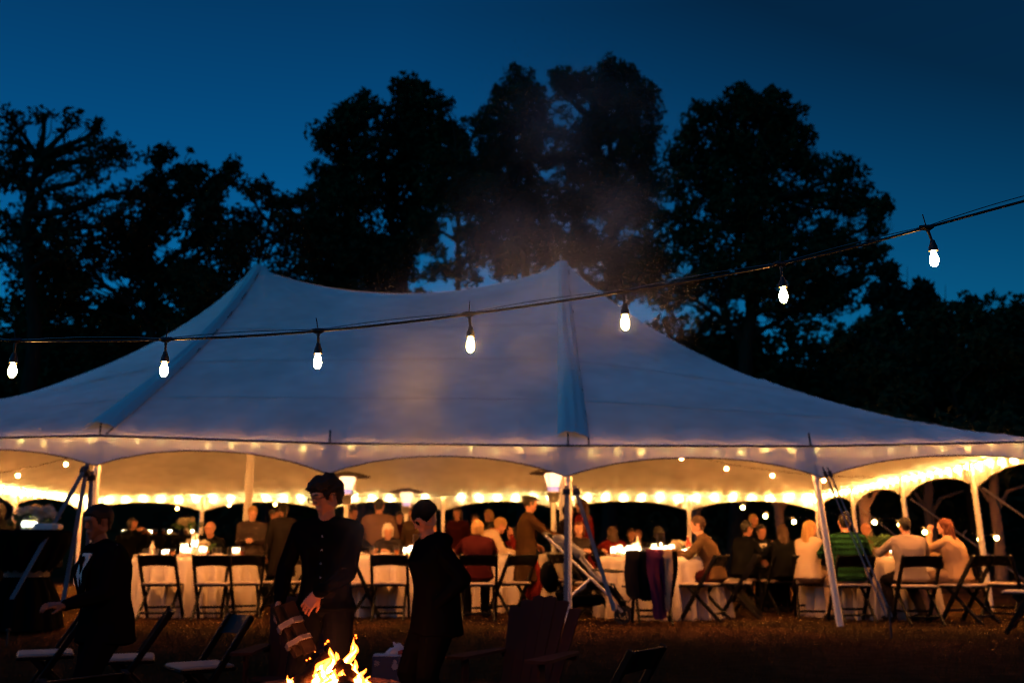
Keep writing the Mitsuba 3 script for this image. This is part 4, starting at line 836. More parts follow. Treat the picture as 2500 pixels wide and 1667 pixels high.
for dx, dy, lq in ((-0.62, -0.2, None), (-0.50, -0.38, None), (-0.42, -0.30, None), (-0.20, -0.55, None), (-0.15, -0.42, 'm_amber'), (0.30, -0.5, None), (0.45, -0.40, None), (0.55, -0.25, None), (0.68, -0.15, 'm_wine'), (0.36, -0.3, None), (-0.34, -0.55, None), (0.2, -0.58, None)): glass(tl + [dx, dy, 0], W_, lq, 0.10 + 0.02 * (dx > 0))
bottle(tl + [-0.58, -0.05, 0], 'pale bottle at the left end of the white table behind the three empty chairs', 'm_china', 0.20)
for dx, dy in ((-0.5, -0.52), (0.05, -0.6), (0.5, -0.55)): plate(tl + [dx, dy, 0], W_)
flowers(tl + [0.0, 0.15, 0], 'low pale flowers in the middle of the left white table', 0.10, 0.14, seed=2)
W_ = 'on the white-haired woman\'s table'
tm = T_midl + [0, 0, TOP]
for dx, dy, hh in ((0.46, -0.15, 0.15), (0.40, -0.22, 0.13), (0.52, -0.22, 0.12), (0.34, -0.3, 0.10), (-0.5, -0.2, 0.10)): candle(tm + [dx, dy, 0], W_, hh, 0.04, 18)
candle(tm + [0.42, 0.1, 0], W_, 0.27, 0.05, 2, frost=False)
for dx, dy in ((-0.45, -0.3), (-0.25, -0.45), (0.1, -0.5)): plate(tm + [dx, dy, 0], W_)
for dx, dy, lq in ((-0.35, -0.5, None), (-0.1, -0.35, None), (0.25, -0.5, 'm_amber'), (0.6, -0.3, None), (-0.6, -0.1, None)): glass(tm + [dx, dy, 0], W_, lq)
W_ = 'on the table before the maroon knit'
tc = T_mid + [0, 0, TOP]
for dx, dy, hh in ((-0.2, -0.3, 0.15), (-0.28, -0.35, 0.10)): candle(tc + [dx, dy, 0], W_, hh, 0.04, 14)
for dx, dy, lq in ((-0.05, -0.5, None), (0.1, -0.4, 'm_wine'), (-0.4, -0.4, None)): glass(tc + [dx, dy, 0], W_, lq)
plate(tc + [0.05, -0.58, 0], W_)
W_ = 'on the table behind the coat chair'
t4 = T_right + [0, 0, TOP]
for dx, dy, hh in ((-0.42, -0.25, 0.14), (-0.36, -0.32, 0.17), (-0.47, -0.34, 0.11), (-0.14, -0.3, 0.11), (-0.06, -0.34, 0.12), (0.0, -0.28, 0.13), (0.06, -0.34, 0.14), (-0.62, -0.1, 0.13), (0.38, -0.4, 0.07), (-0.54, -0.2, 0.15), (-0.30, -0.2, 0.13), (0.12, -0.26, 0.16), (-0.10, -0.22, 0.16), (0.24, -0.5, 0.09), (0.5, -0.2, 0.10)): candle(t4 + [dx, dy, 0], W_, hh, 0.036, 16)
candle(t4 + [0.02, 0.1, 0], W_, 0.30, 0.055, 2, frost=False)
for dx, dy, lq in ((-0.3, -0.52, None), (-0.22, -0.6, 'm_amber'), (0.2, -0.55, None), (0.30, -0.45, 'm_wine'), (0.45, -0.35, None), (0.6, -0.25, None), (-0.55, -0.4, None), (0.14, -0.5, None), (0.52, -0.1, None)): glass(t4 + [dx, dy, 0], W_, lq)
bottle(t4 + [0.33, -0.28, 0], 'white-capped orange bottle on the table in front of the man in the brown jacket', 'm_redcup', 0.27, 'm_china')
bottle(t4 + [-0.30, -0.1, 0], 'tall pale bottle among the candles on the coat chair table', 'm_china', 0.27)
k_ = thing('hurricane_vase', 'tall clear glass cylinder vase before the man in the brown jacket', 'vase'); part(k_, 'cylinder', lathe([(0, 0.004), (0.05, 0.004), (0.052, 0.24)], 18, t4 + [0.62, 0.05, 0]), 'm_glass', smooth=True); part(k_, 'rim', lathe([(0.051, 0.236), (0.055, 0.24), (0.051, 0.244)], 18, t4 + [0.62, 0.05, 0]), 'm_china', smooth=True)
for dx in (-0.6, 0.15): plate(t4 + [dx, -0.55 + 0.3 * (dx < -.5), 0], W_)
flowers(t4 + [0.24, 0.0, 0], 'small pale flowers among the candles on the coat chair table', 0.09, 0.13, seed=5)
W_ = 'on the bald man\'s table'
t5 = T_far + [0, 0, TOP]
for dx, dy, hh in ((0.30, -0.3, 0.15), (0.36, -0.22, 0.13), (0.24, -0.24, 0.12)): candle(t5 + [dx, dy, 0], W_, hh, 0.042, 16)
flowers(t5 + [0.16, -0.3, 0], 'bunch of green leaves and small white flowers on the far right table', 0.12, 0.18, 'm_stem', seed=6)
for dx, dy, lq in ((0.0, -0.45, None), (0.1, -0.55, 'm_amber'), (0.42, -0.45, None)): glass(t5 + [dx, dy, 0], W_, lq)
plate(t5 + [-0.15, -0.4, 0], W_)
for u, Y, where in ((1560, 19.0, 'on the second-row table behind the candles'), (700, 18.6, 'on the table behind the grey-haired guest')):
    c = spot(u, Y) + [0, 0, TOP]
    for dx, dy in ((-0.35, -0.3), (0.0, -0.5), (0.3, -0.35), (-0.1, -0.2)): candle(c + [dx, dy, 0], where, 0.13, 0.045, 12)
    for dx, dy in ((-0.2, -0.5), (0.2, -0.55), (0.45, -0.2)): glass(c + [dx, dy, 0], where)

def high_table(p, label, r=0.40, h=1.08):
    k = thing('cocktail_table', label, 'table'); n = 96; th = np.linspace(0, 2 * np.pi, n, endpoint=False); v = [[0, 0, h]]
    prof = [(r, h), (r + 0.01, h - 0.02), (r * 0.95, h - 0.15), (r * 0.80, h - 0.30), (r * 0.60, h - 0.42), (r * 0.48, h - 0.47), (r * 0.60, h - 0.56), (r * 0.85, h - 0.78), (r * 0.98, 0.02)]
    for i, (R, z) in enumerate(prof):
        w = 0.0 if i < 2 else 0.022 * np.sin(13 * th + 0.8 * np.sin(3 * th)) * (0.4 if i == 5 else 1)
        v += np.stack([np.cos(th) * (R + w), np.sin(th) * (R + w), th * 0 + z], 1).tolist()
    f = [[0, 1 + j, 1 + (j + 1) % n] for j in range(n)]
    for i in range(len(prof) - 1):
        a = 1 + i * n
        for j in range(n): f += [[a + j, a + n + j, a + n + (j + 1) % n], [a + j, a + n + (j + 1) % n, a + (j + 1) % n]]
    part(k, 'cover', moved(trimesh.Trimesh(v, f, process=False), p), 'm_cloth_black', smooth=True)
    part(k, 'sash', lathe([(r * 0.56, h - 0.43), (r * 0.56, h - 0.44), (r * 0.54, h - 0.47), (r * 0.56, h - 0.50)], 40, p), 'm_sash', smooth=True)
    part(k, 'top', lathe([(0, h + 0.003), (r - 0.01, h + 0.003), (r - 0.01, h + 0.012), (0, h + 0.012)], 40, p), 'm_cloth_black')
pt = spot(72, 11.2); high_table(pt, 'tall cocktail table in a tied black cover at the left edge', 0.42)
pt = pt + [0, 0, 1.092]
flowers(pt + [0.02, 0.05, 0], 'round cream hydrangea arrangement on the tall black table at the left edge', 0.17, 0.15, seed=9, n=900)
W_ = 'on the tall table at left edge'
candle(pt + [0.03, -0.2, 0], W_, 0.10, 0.04, 14); candle(pt + [0.10, -0.15, 0], W_, 0.09, 0.04, 14)
k_ = thing('serving_tray', 'white serving box with a rolled cloth on the tall black table', 'tray'); part(k_, 'tray', box((0.22, 0.16, 0.07), pt + [0.23, -0.12, 0.035], bevel=0.006), 'm_china'); part(k_, 'roll', tube([pt + [0.36, -0.17, 0.035], pt + [0.36, -0.05, 0.035]], 0.032, 12), 'm_wax', smooth=40)
p2 = spot(350, 17.2); high_table(p2, 'second tall black table deeper in the tent behind the suited man', 0.45); p2 = p2 + [0, 0, 1.092]
p3_ = spot(452, 17.6); high_table(p3_, 'third tall black table beside the far patio heater', 0.42); p3_ = p3_ + [0, 0, 1.092]
flowers(p3_ + [0.02, 0, 0], 'pale bouquet on the tall black table deep in the tent', 0.16, 0.18, seed=10, n=700)
W_ = 'on the tall tables deep in the tent'
for q, dx in ((p2, -0.25), (p2, -0.12), (p2, 0.2), (p3_, 0.2), (p3_, -0.2)): candle(q + [dx, -0.25, 0], W_, 0.09, 0.04, 12)
for q, dx in ((p2, 0.0), (p2, 0.1), (p2, 0.3), (p3_, -0.3), (p3_, 0.1)): glass(q + [dx, -0.28, 0], W_, 'm_amber')
plate(p3_ + [-0.22, -0.1, 0], W_)

patio_heater(spot(842, 18.2), 'patio heater directly behind the man in glasses'); patio_heater(spot(990, 23.3), 'patio heater standing far back between the tan jacket and the hooded youth')
patio_heater(spot(1352, 17.4), 'patio heater just left of the middle tent pole'); patio_heater(spot(485, 31.0), 'small distant patio heater beyond the far eave at the left', 2.6)

# chairs at the tables
for u, Y, f, lab in ((400, 12.45, 3, 'empty black folding chair nearest the suited man, squarely seen from behind'), (528, 12.5, 6, 'empty black folding chair in the middle before the left white table'), (598, 12.75, 24, 'empty black folding chair turned beside the standing guest, overlapping its neighbour'),
                     (700, 13.1, 60, 'folding chair at the right end of the left white table, beside the man in glasses'), (868, 12.55, -38, 'angled empty chair just right of the man in glasses'), (955, 12.5, 4, 'empty folding chair seen from behind in front of the white-haired woman'),
                     (1168, 12.35, 5, 'folding chair under the blond woman in maroon'), (1250, 12.9, 40, 'folding chair behind the capped woman, half hidden'), (1440, 13.1, -75, 'dark folding chair behind the stroller facing right'),
                     (1590, 12.15, 2, 'folding chair draped with a black coat and a purple scarf'), (1715, 12.55, 62, 'folding chair under the man in the brown jacket, seen from the side'), (1800, 13.0, 74, 'folding chair behind the man in the brown jacket'),
                     (1845, 15.0, 170, 'chair under the laughing man in the tie'), (1905, 13.9, 15, 'folding chair under the long dark-haired woman'), (1978, 13.2, -12, 'folding chair under the blond woman in white'), (2070, 12.5, 6, 'folding chair under the man in green stripes'),
                     (2228, 12.15, 4, 'folding chair under the man in the grey jacket'), (2352, 12.35, 38, 'folding chair under the woman in the cream shawl'), (2436, 12.9, -40, 'empty folding chair with edges catching the light behind the shawl woman'), (2500, 11.3, 60, 'folding chair cut off by the right edge of the photo'),
                     (1500, 14.5, -60, 'folding chair under the woman in red at the candle table'), (1395, 14.0, -40, 'folding chair under the red-haired woman'), (955, 14.7, 180, 'folding chair under the white-haired woman'), (520, 14.75, 180, 'folding chair under the seated grey guest in black'), (2118, 14.9, 180, 'folding chair under the bald man'), (1815, 14.3, 60, 'folding chair under the dark-suited man leaning in')):
    folding_chair(lab, spot(u, Y), f)
for u, Y, f, lab in ((150, 8.0, 118, 'unlit folding chair with pale seat at the left, in front of the cocktail table'), (345, 7.85, 112, 'unlit folding chair with pale seat behind the suited man'), (520, 7.6, 128, 'unlit folding chair standing alone right of the suited man'),
                     (160, 4.9, 60, 'near folding chair of which only the back rail shows at the lower left'), (1485, 6.2, 60, 'near folding chair turned sideways at the bottom right of the wooden chair'), (1300, 4.55, 20, 'nearest folding chair, only its top rail in the picture at the bottom')):
    folding_chair(lab, spot(u, Y), f, 'dark folding chairs on the lawn')
adirondack(spot(1266, 7.5), 156, 'reddish-brown slatted wooden garden chair with wide arms by the fire'); adirondack(spot(730, 7.75), 183, 'dark slatted garden chair hidden behind the man in glasses, one arm showing')

# coats on the chair back
def drape(w, top, front, back, seed, bs, name, label, p, face, x0=0.0, th=0.02):
    """A garment folded over the chair's top rail: hangs down behind and a little in front."""
    r = np.random.default_rng(seed); n, m = 40, 34; U = np.linspace(-w / 2, w / 2, n); S = np.linspace(0, 1, m); L = back + front; v = []
    for i, x in enumerate(U):
        e = 1 - abs(2 * i / (n - 1) - 1) ** 4
        for s in S:
            d = s * L * (0.93 + 0.07 * e) - front * 1.0
            f = 0.022 * math.sin(x * 34 + seed + 2.0 * math.sin(s * 3)) * min(1, abs(d) * 4)
            if d < 0: y, z = -0.175 + 0.03 + 0.12 * -d * 0.3 + f, top + d
            else: y, z = -0.26 - 0.05 * min(1, d * 3) + f * 1.2 - 0.0 * d, top - d + 0.01
            if abs(d) < 0.05: y = -0.215 - 0.9 * d; z = top + 0.03 - abs(d) * 0.4
            v.append((x0 + x * (1 - 0.28 * max(0, d)) + 0.02 * math.sin(7 * d + seed), y, z))
    g = grid_mesh(U, S, np.zeros((n, m))); g.vertices = np.array(v); g2 = g.copy(); nn = np.array(g.vertex_normals); g2.vertices = g.vertices - nn * th
    o = np.array(v); sol = trimesh.Trimesh(np.vstack([o, g2.vertices]), np.vstack([g.faces, g2.faces[:, ::-1] + len(o)]), process=False)
    kk = whole(name, sol, bs, label, 'coat' if name == 'coat' else 'scarf', smooth=True); scene[kk]['to_world'] = T().translate([float(c) for c in p]).rotate([0, 0, 1], face)
pc = spot(1590, 12.15)
drape(0.50, 0.785, 0.16, 0.52, 1, 'w_black', 'coat', 'black coat hung over the back of a folding chair by the right table', pc, 2)
drape(0.20, 0.805, 0.10, 0.74, 4, 'w_purple', 'scarf', 'long purple scarf hanging down over the black coat on the chair', pc + [0, -0.045, 0], 2, 0.02)
drape(0.10, 0.805, 0.10, 0.66, 7, 'w_shawl', 'scarf', 'tan scarf hanging beside the purple one on the coat chair', pc + [0, -0.05, 0], 2, 0.135)
drape(0.16, 0.795, 0.10, 0.50, 9, 'w_char', 'coat', 'grey jacket sleeve hanging at the left side of the coat chair', pc + [0, -0.01, 0], 2, -0.26)

# stroller, built facing +x
ks = thing('stroller', 'folded-back dark baby stroller with silver frame beside the middle tent pole', 'stroller'); sp_ = spot(1418, 12.35); WS = T().translate([float(c) for c in sp_]).rotate([0, 0, 1], -8)
def sput(nm, m, bs, sm=False, parent=None):
    kk = numbered(f'{parent or ks}__{nm}'); scene[kk] = mikit.ply(m, bs, smooth=sm, to_world=WS); return kk
for y in (-0.24, 0.24):
    sput('main_tube', tube([(-0.40, y, 1.02), (-0.05, y, 0.70), (0.34, y, 0.34), (0.50, y * 0.9, 0.14)], 0.017, 10), 'm_aluminium', True)
    sput('rear_tube', tube([(0.14, y, 0.52), (-0.30, y * 1.1, 0.14)], 0.02, 10), 'm_aluminium', True)
    sput('seat_rail', tube([(-0.02, y * 0.8, 0.78), (0.22, y * 0.8, 0.52), (0.40, y * 0.8, 0.42)], 0.014, 8), 'm_steel', True)
    for x, r, yy in ((-0.30, 0.13, y * 1.15), (0.50, 0.10, y * 0.75)):
        wk = sput('wheel', moved(trimesh.creation.annulus(r * 0.72, r, 0.045), (0, 0, 0)).apply_transform(rot('x', 90)).apply_translation((x, yy, r)), 'm_rubber', 30)
        sput('hub', cat([tube([(x, yy - 0.02, r), (x, yy + 0.02, r)], r * 0.25, 12)] + [bar((x, yy, r), (x + r * 0.75 * math.cos(a), yy, r + r * 0.75 * math.sin(a)), 0.014, 0.014, up=(0, 1, 0)) for a in np.arange(5) * 1.2566]), 'm_dark_iron', False, wk)
    sput('fork', tube([(0.46, y * 0.9, 0.22), (0.50, y * 0.75, 0.10)], 0.022, 8), 'm_rubber', True)
sput('handle', tube([(-0.36, -0.24, 0.985), (-0.42, -0.22, 1.04), (-0.44, 0, 1.05), (-0.42, 0.22, 1.04), (-0.36, 0.24, 0.985)], 0.021, 10), 'm_rubber', True)
sput('axle', tube([(-0.30, -0.27, 0.13), (-0.30, 0.27, 0.13)], 0.012, 8), 'm_steel', True)
seatm = m3.Manifold.batch_boolean([hull([((-0.16, y, 0.93), 0.035) for y in (-0.19, 0.19)] + [((0.12, y, 0.44), 0.035) for y in (-0.19, 0.19)]), hull([((0.12, y, 0.44), 0.04) for y in (-0.19, 0.19)] + [((0.36, y, 0.42), 0.035) for y in (-0.19, 0.19)]), hull([((0.36, y, 0.42), 0.03) for y in (-0.16, 0.16)] + [((0.50, y, 0.22), 0.025) for y in (-0.14, 0.14)])], m3.OpType.Add)
sput('seat', soft(seatm, 0.03, 4), 'w_black', True)
sput('canopy', soft(hull([((-0.26, y, 0.98), (0.06, 0.02, 0.05)) for y in (-0.2, 0.2)] + [((-0.02, y, 0.80), (0.05, 0.02, 0.06)) for y in (-0.2, 0.2)]), 0.03, 4, 0.012, 14), 'm_canvas_grey', True)
sput('basket', soft(hull([((-0.25, y, 0.34), 0.05) for y in (-0.17, 0.17)] + [((0.22, y, 0.26), 0.05) for y in (-0.17, 0.17)] + [((-0.18, y, 0.22), 0.05) for y in (-0.15, 0.15)]), 0.04, 3), 'w_black', True)
sput('bag', soft(hull([((-0.40, -0.05, 0.55), (0.10, 0.12, 0.18)), ((-0.38, 0.1, 0.45), (0.10, 0.1, 0.12))]), 0.04, 3, 0.01, 12), 'w_black', True)
sput('bumper_bar', tube([(0.16, -0.2, 0.62), (0.42, -0.2, 0.60), (0.50, 0, 0.60), (0.42, 0.2, 0.60), (0.16, 0.2, 0.62)], 0.015, 8), 'm_rubber', True)
sput('strap', tube([(0.50, -0.22, 0.44), (0.60, -0.23, 0.42), (0.63, -0.24, 0.33), (0.58, -0.24, 0.26), (0.48, -0.23, 0.28)], 0.010, 6), 'm_rubber', True)

# blue carton on a low table
bt = spot(968, 8.0); kb = thing('side_table', 'low dark wooden table holding the blue carton', 'table')
part(kb, 'tabletop', box((0.44, 0.40, 0.025), bt + [0, 0, 0.22], bevel=0.006), 'm_wood_dark')
for sx in (-1, 1):
    for sy in (-1, 1): part(kb, 'leg', box((0.035, 0.035, 0.208), bt + [sx * 0.19, sy * 0.17, 0.104], bevel=0.005), 'm_wood_dark')
kc = thing('carton', 'open blue drinks carton with a white round mark on its front', 'carton'); Z0 = 0.234; bc = bt + [0.0, -0.02, Z0]
for (sx, sy, cx, cy) in ((0.29, 0.004, 0, -0.115), (0.29, 0.004, 0, 0.115), (0.004, 0.226, -0.143, 0), (0.004, 0.226, 0.143, 0)): part(kc, 'side', box((sx, sy, 0.19), bc + [cx, cy, 0.096]), 'm_blue_card')
part(kc, 'bottom', box((0.28, 0.22, 0.004), bc + [0, 0, 0.003]), 'm_blue_card')
part(kc, 'flap', box((0.28, 0.09, 0.003), (0, 0, 0), rot('x', 8)).apply_translation(bc + [0, -0.075, 0.199]), 'm_paper')
mk = cat([lathe([(0.0, 0), (0.024, 0), (0.024, 0.001), (0, 0.001)], 20).apply_transform(rot('x', 90)).apply_translation(bc + [0.03, -0.1185, 0.118]), lathe([(0.0, 0), (0.015, 0), (0.015, 0.001), (0, 0.001)], 16).apply_transform(rot('x', 90)).apply_translation(bc + [0.03, -0.1185, 0.152])])
part(kc, 'logo', mk, 'm_paper'); part(kc, 'barcode', cat(box((0.003, 0.001, 0.035), bc + [-0.125 + i * 0.006, -0.1185, 0.14]) for i in range(6)), 'm_paper')
film = soft(union([hull([((0.0, 0, 0.20), (0.07, 0.05, 0.03)), ((0.05, 0, 0.25), 0.03)]), hull([((0.06, 0, 0.21), 0.04), ((0.13, 0, 0.21), 0.025)]), hull([((0.02, 0.02, 0.24), 0.02), ((0.0, 0.0, 0.28), 0.008)])]), 0.012, 2, 0.022, 30).apply_translation(bc)
whole('plastic_wrap', film, 'm_white_film', 'crumpled white plastic wrap sticking out of the blue carton', 'plastic wrap', smooth=True)
whole('bag_clip', soft(hull([((0.06, -0.07, 0.215), 0.016), ((0.10, -0.07, 0.235), 0.014)]), 0.01, 2, 0.004, 40).apply_translation(bc), 'm_redcup', 'red wrapper lying on the white plastic in the blue carton', 'wrapper', smooth=True)

ORD = ['leftmost', 'second', 'third', 'fourth', 'fifth', 'sixth', 'seventh', 'eighth', 'ninth', 'tenth', 'eleventh', 'twelfth', 'thirteenth', 'fourteenth', 'fifteenth', 'sixteenth', 'seventeenth', 'eighteenth', 'nineteenth', 'twentieth']
for (what, where), ks in ROW.items():
    for i, (x, k) in enumerate(sorted(ks)):
        labels[k]['label'] = f'{what} {where}' if len(ks) == 1 else f'leftmost {what} {where}' if i == 0 else f'{ORD[i]} {what} from left {where}'
# ------------------------------------------------------------------ fire
fc = np.array([*spot(812, 6.4)]); RIM = 0.02 - fc[2]
kf = thing('fire_pit', 'round metal fire bowl at the bottom of the photo, full of burning logs', 'fire pit')
bowl = [(0.02, RIM - 0.22), (0.16, RIM - 0.21), (0.30, RIM - 0.14), (0.40, RIM - 0.02), (0.455, RIM), (0.455, RIM + 0.008), (0.395, RIM - 0.008), (0.29, RIM - 0.128), (0.16, RIM - 0.197), (0.02, RIM - 0.206)]
part(kf, 'bowl', lathe(bowl, 48, fc), 'm_rust', smooth=35)
for a in (0.5, 2.6, 4.7): part(kf, 'leg', tube([fc + [0.26 * math.cos(a), 0.26 * math.sin(a), RIM - 0.16], fc + [0.36 * math.cos(a), 0.36 * math.sin(a), 0]], 0.016, 8), 'm_dark_iron', smooth=True)
def _ember(p, n, uv): return mikit.mix((0.010, 0.008, 0.007), (0.06, 0.035, 0.02), mikit.fbm(p.x * 30, p.y * 30, p.z * 30))
matte('m_burnt', mikit.proc(_ember))
for i, (a, b, r) in enumerate(((( -0.24, -0.10, -0.06), (-0.02, 0.10, 0.16), 0.05), ((0.20, -0.18, -0.06), (0.0, 0.10, 0.12), 0.055), ((-0.30, 0.12, -0.10), (0.22, 0.16, -0.03), 0.055), ((0.05, -0.26, -0.10), (0.02, 0.2, 0.05), 0.05), ((0.28, 0.10, -0.06), (0.05, -0.02, 0.14), 0.045), ((-0.14, -0.25, -0.08), (-0.16, 0.2, 0.02), 0.05))):
    a, b = fc + np.array(a) + [0, 0, RIM], fc + np.array(b) + [0, 0, RIM]
    t = np.linspace(0, 1, 9)[:, None]; pts = a + (b - a) * t + rng.normal(0, 0.006, (9, 3))
    lg = tube(pts, r * (1 + 0.12 * rng.normal(0, 1, 9)), 11); lg.vertices += 0.008 * (meshkit.fbm(np.array(lg.vertices) * 30, 2, 3)[:, None] - 0.5)
    whole('log', lg, 'm_burnt', ('charred log leaning to the right on the left of the fire', 'charred log leaning left on the right of the fire', 'log lying across the back of the fire', 'log pointing at the camera in the middle of the fire', 'thin log propped up at the right of the fire', 'log lying at the left of the fire under the small flame')[i], 'log', smooth=40)
def tongue(p, w, h, seed, yaw, bend=0.0, hot=1.0):
    """One tongue of flame: a thin torn lens of burning gas, hottest low in its middle, orange then red towards its rim and tip."""
    r = np.random.default_rng(seed); n, m = 40, 21; ph = r.uniform(0, 6.28, 4); vs, cs = [], []
    for sgn in (1, -1):
        for i in range(n):
            t = i / (n - 1)
            wid = w * (0.5 + 1.0 * t) * (1 - t) ** 0.8 * (1 + 0.30 * math.sin(7 * t + ph[0]) + 0.18 * math.sin(19 * t + ph[3]))
            cx = bend * t ** 1.6 * h + w * 0.6 * t * math.sin(5 * t + ph[1]) + w * 0.30 * t * math.sin(13 * t + ph[2])
            for j in range(m):
                s = -1 + 2 * j / (m - 1); rag = 1 + 0.16 * math.sin(31 * t + 3 * s + ph[1]) * abs(s)
                x, y = cx + wid * s * rag, sgn * 0.30 * wid * math.sqrt(max(1 - s * s, 0)) + 0.25 * w * math.sin(4 * t + ph[2])
                vs.append((x, y, h * t + 0.10 * w * math.sin(9 * s + ph[0]) * t - 0.25 * wid * s * s))
                q = max(0.0, 1 - abs(s) ** 1.7) * (1 - 0.85 * t ** 1.5); q *= 0.55 + 0.6 * math.sin(11 * t + 4 * s + ph[1]) ** 2
                cs.append(np.array([0.6, 0.05, 0.003]) + np.array([3.0, 0.6, 0.05]) * min(1, 2.2 * q) + np.array([60.0, 18.0, 6.0]) * hot * max(0, q - 0.24) ** 1.3)
    k = np.arange(n - 1)[:, None] * m + np.arange(m - 1)[None]; k = k.ravel(); f = np.stack([k, k + 1, k + m + 1, k + m], 1); F_ = np.vstack([f[:, [0, 1, 2]], f[:, [0, 2, 3]]]); F_ = np.vstack([F_[:, ::-1], F_ + n * m])
    V = np.array(vs); R = rot('z', yaw)[:3, :3]
    return trimesh.Trimesh(V @ R.T + p, F_, process=False), np.array(cs)
kfl = thing('flame', 'tall white-hot campfire flames with orange edges leaping from the fire bowl', 'fire')
FL = [(-0.03, 0.02, 0.060, 0.27, -0.15), (0.02, 0.0, 0.050, 0.33, 0.10), (0.065, 0.01, 0.045, 0.36, 0.16), (0.10, 0.03, 0.045, 0.28, -0.05), (0.15, 0.02, 0.040, 0.25, 0.10), (-0.075, 0.03, 0.045, 0.20, 0.15), (-0.05, -0.06, 0.050, 0.19, -0.1), (0.02, -0.1, 0.060, 0.20, 0.05), (0.12, -0.08, 0.045, 0.19, 0.0), (0.18, -0.02, 0.035, 0.20, 0.18), (-0.27, -0.05, 0.045, 0.15, 0.35), (-0.235, 0.0, 0.030, 0.13, 0.2), (-0.155, 0.06, 0.018, 0.20, 0.1), (0.25, -0.05, 0.026, 0.15, 0.3), (0.05, 0.1, 0.055, 0.29, -0.2), (0.085, 0.08, 0.030, 0.40, 0.12), (-0.02, 0.09, 0.035, 0.25, -0.25)]
for i, (x, y, w, h, b) in enumerate(FL):
    m_, c_ = tongue(fc + [x, y, RIM - 0.06], w * 1.6, h * 0.86, 30 + i, rng.uniform(-35, 35), b)
    kk = numbered(f'{kfl}__tongue'); scene[kk] = mikit.ply(m_, 'm_flame', smooth=True, color=c_); scene[kk]['emitter'] = {'type': 'area', 'radiance': {'type': 'mesh_attribute', 'name': 'vertex_color'}}
for dx, dz, r in ((0.155, 0.40, 0.007), (0.16, 0.385, 0.005), (-0.02, 0.365, 0.009), (-0.035, 0.35, 0.006), (-0.13, 0.26, 0.006), (-0.15, 0.25, 0.005), (-0.10, 0.30, 0.004)):
    kk = part(kfl, 'spark', moved(trimesh.creation.icosphere(1, r), fc + [dx, 0.05, RIM + dz - 0.1]).apply_transform(np.eye(4)), 'm_flame', **glow((2.2, 0.16, 0.01)))
cb = fc + [0, 0, RIM - 0.17]
cv, cf = [], []
coal = [moved(trimesh.creation.icosphere(1, rng.uniform(0.02, 0.04)), cb + [rng.uniform(-0.22, 0.22), rng.uniform(-0.22, 0.22), rng.uniform(0, 0.05)]) for _ in range(60)]
kk = whole('embers', cat(coal), 'm_burnt', 'bed of glowing embers in the bottom of the fire bowl', 'embers', kind='stuff', **glow((0.9, 0.14, 0.01)))

# ------------------------------------------------------------------ the three people by the fire
def pl(u, Y, v=None): 
    p = spot(u, Y); return p
gm = spot(800, 7.0); zt = lambda v, Y: float(at(1250, v, Y)[2])
pm = person('man in black-rimmed glasses and black shirt holding a firewood pack over the fire', gm, 176, zt(1166, 7.0) - gm[2], lean=3, head=(-44, 20), hands=[(-0.02, 0.25, 1.03), (0.28, 0.14, 0.98)], feet=[(-0.14, 0, 0.09), (0.14, 0.04, 0.09)],
            top_c='w_black', leg_c='w_denim', hair='thick', hair_c='h_dark', garment='shirt', fine=True, curl=0.45, hand_n=[(-0.2, 0.95, 0.25), (0.9, 0.3, 0.2)], hand_d=[(0.55, 0.2, -0.72), (0.2, 0.25, -0.95)], skin='skin', shoulder=1.06)
def shirt_extras(pp, collar_bs, buttons=True):
    nb, fw, rx, u, ch = pp['nb'], pp['fw'], pp['rx'], pp['u'], pp['chest']
    for s in (-1, 1):
        a = nb - u * 0.035 + rx * s * 0.062 - fw * 0.01; b = nb - u * 0.075 + rx * s * 0.018 + fw * 0.075; c = nb - u * 0.13 + rx * s * 0.055 + fw * 0.085; d = nb - u * 0.085 + rx * s * 0.10 + fw * 0.035
        m = hull([(p, 0.006) for p in (a, b, c, d)]); worn(pp, 'collar', soft(m, 0.012, 2), collar_bs)
    if buttons:
        worn(pp, 'placket', soft(hull([(nb - u * 0.09 + fw * 0.075, (0.016, 0.008, 0.01)), (ch + fw * 0.112, (0.016, 0.008, 0.01)), (pp['waist'] + fw * 0.118, (0.016, 0.008, 0.01)), (pp['P'] + fw * 0.125, (0.016, 0.008, 0.01))]), 0.02, 2), collar_bs)
        for f in (0.11, 0.20, 0.29, 0.38, 0.46): worn(pp, 'button', moved(trimesh.creation.icosphere(1, 0.0065), nb - u * (f - 0.0) + fw * (0.092 + 0.1 * min(f, 0.35))), 'm_steel')
shirt_extras(pm, 'w_black')
worn(pm, 'belt', lathe([(0.131, -0.02), (0.136, -0.018), (0.136, 0.018), (0.131, 0.02)], 32).apply_scale((1.32, 1.0, 1)).apply_translation(pm['P'] + [0, 0, 0.045]), 'w_shoe')
worn(pm, 'buckle', box((0.05, 0.008, 0.04), pm['P'] + [0, 0.138, 0.045], bevel=0.003), 'm_steel')
gl = []
for s in (-1, 1):
    th = np.linspace(0, 2 * np.pi, 21); ring = np.column_stack([s * 0.033 + 0.026 * np.sign(np.cos(th)) * np.abs(np.cos(th)) ** 0.7, 0.112 + 0 * th - 0.10 * (s * 0.033 + 0.026 * np.cos(th)) ** 2 * 4, 0.022 + 0.018 * np.sign(np.sin(th)) * np.abs(np.sin(th)) ** 0.7])
    gl.append(tube(ring, 0.0030, 6, cap=False)); gl.append(tube([(s * 0.058, 0.106, 0.028), (s * 0.082, 0.05, 0.028), (s * 0.086, -0.005, 0.026), (s * 0.084, -0.03, 0.012)], 0.0028, 6))
gl.append(tube([(-0.008, 0.114, 0.026), (0.008, 0.114, 0.026)], 0.0028, 6))
on_head(pm, 'glasses', cat(gl), 'm_cord')
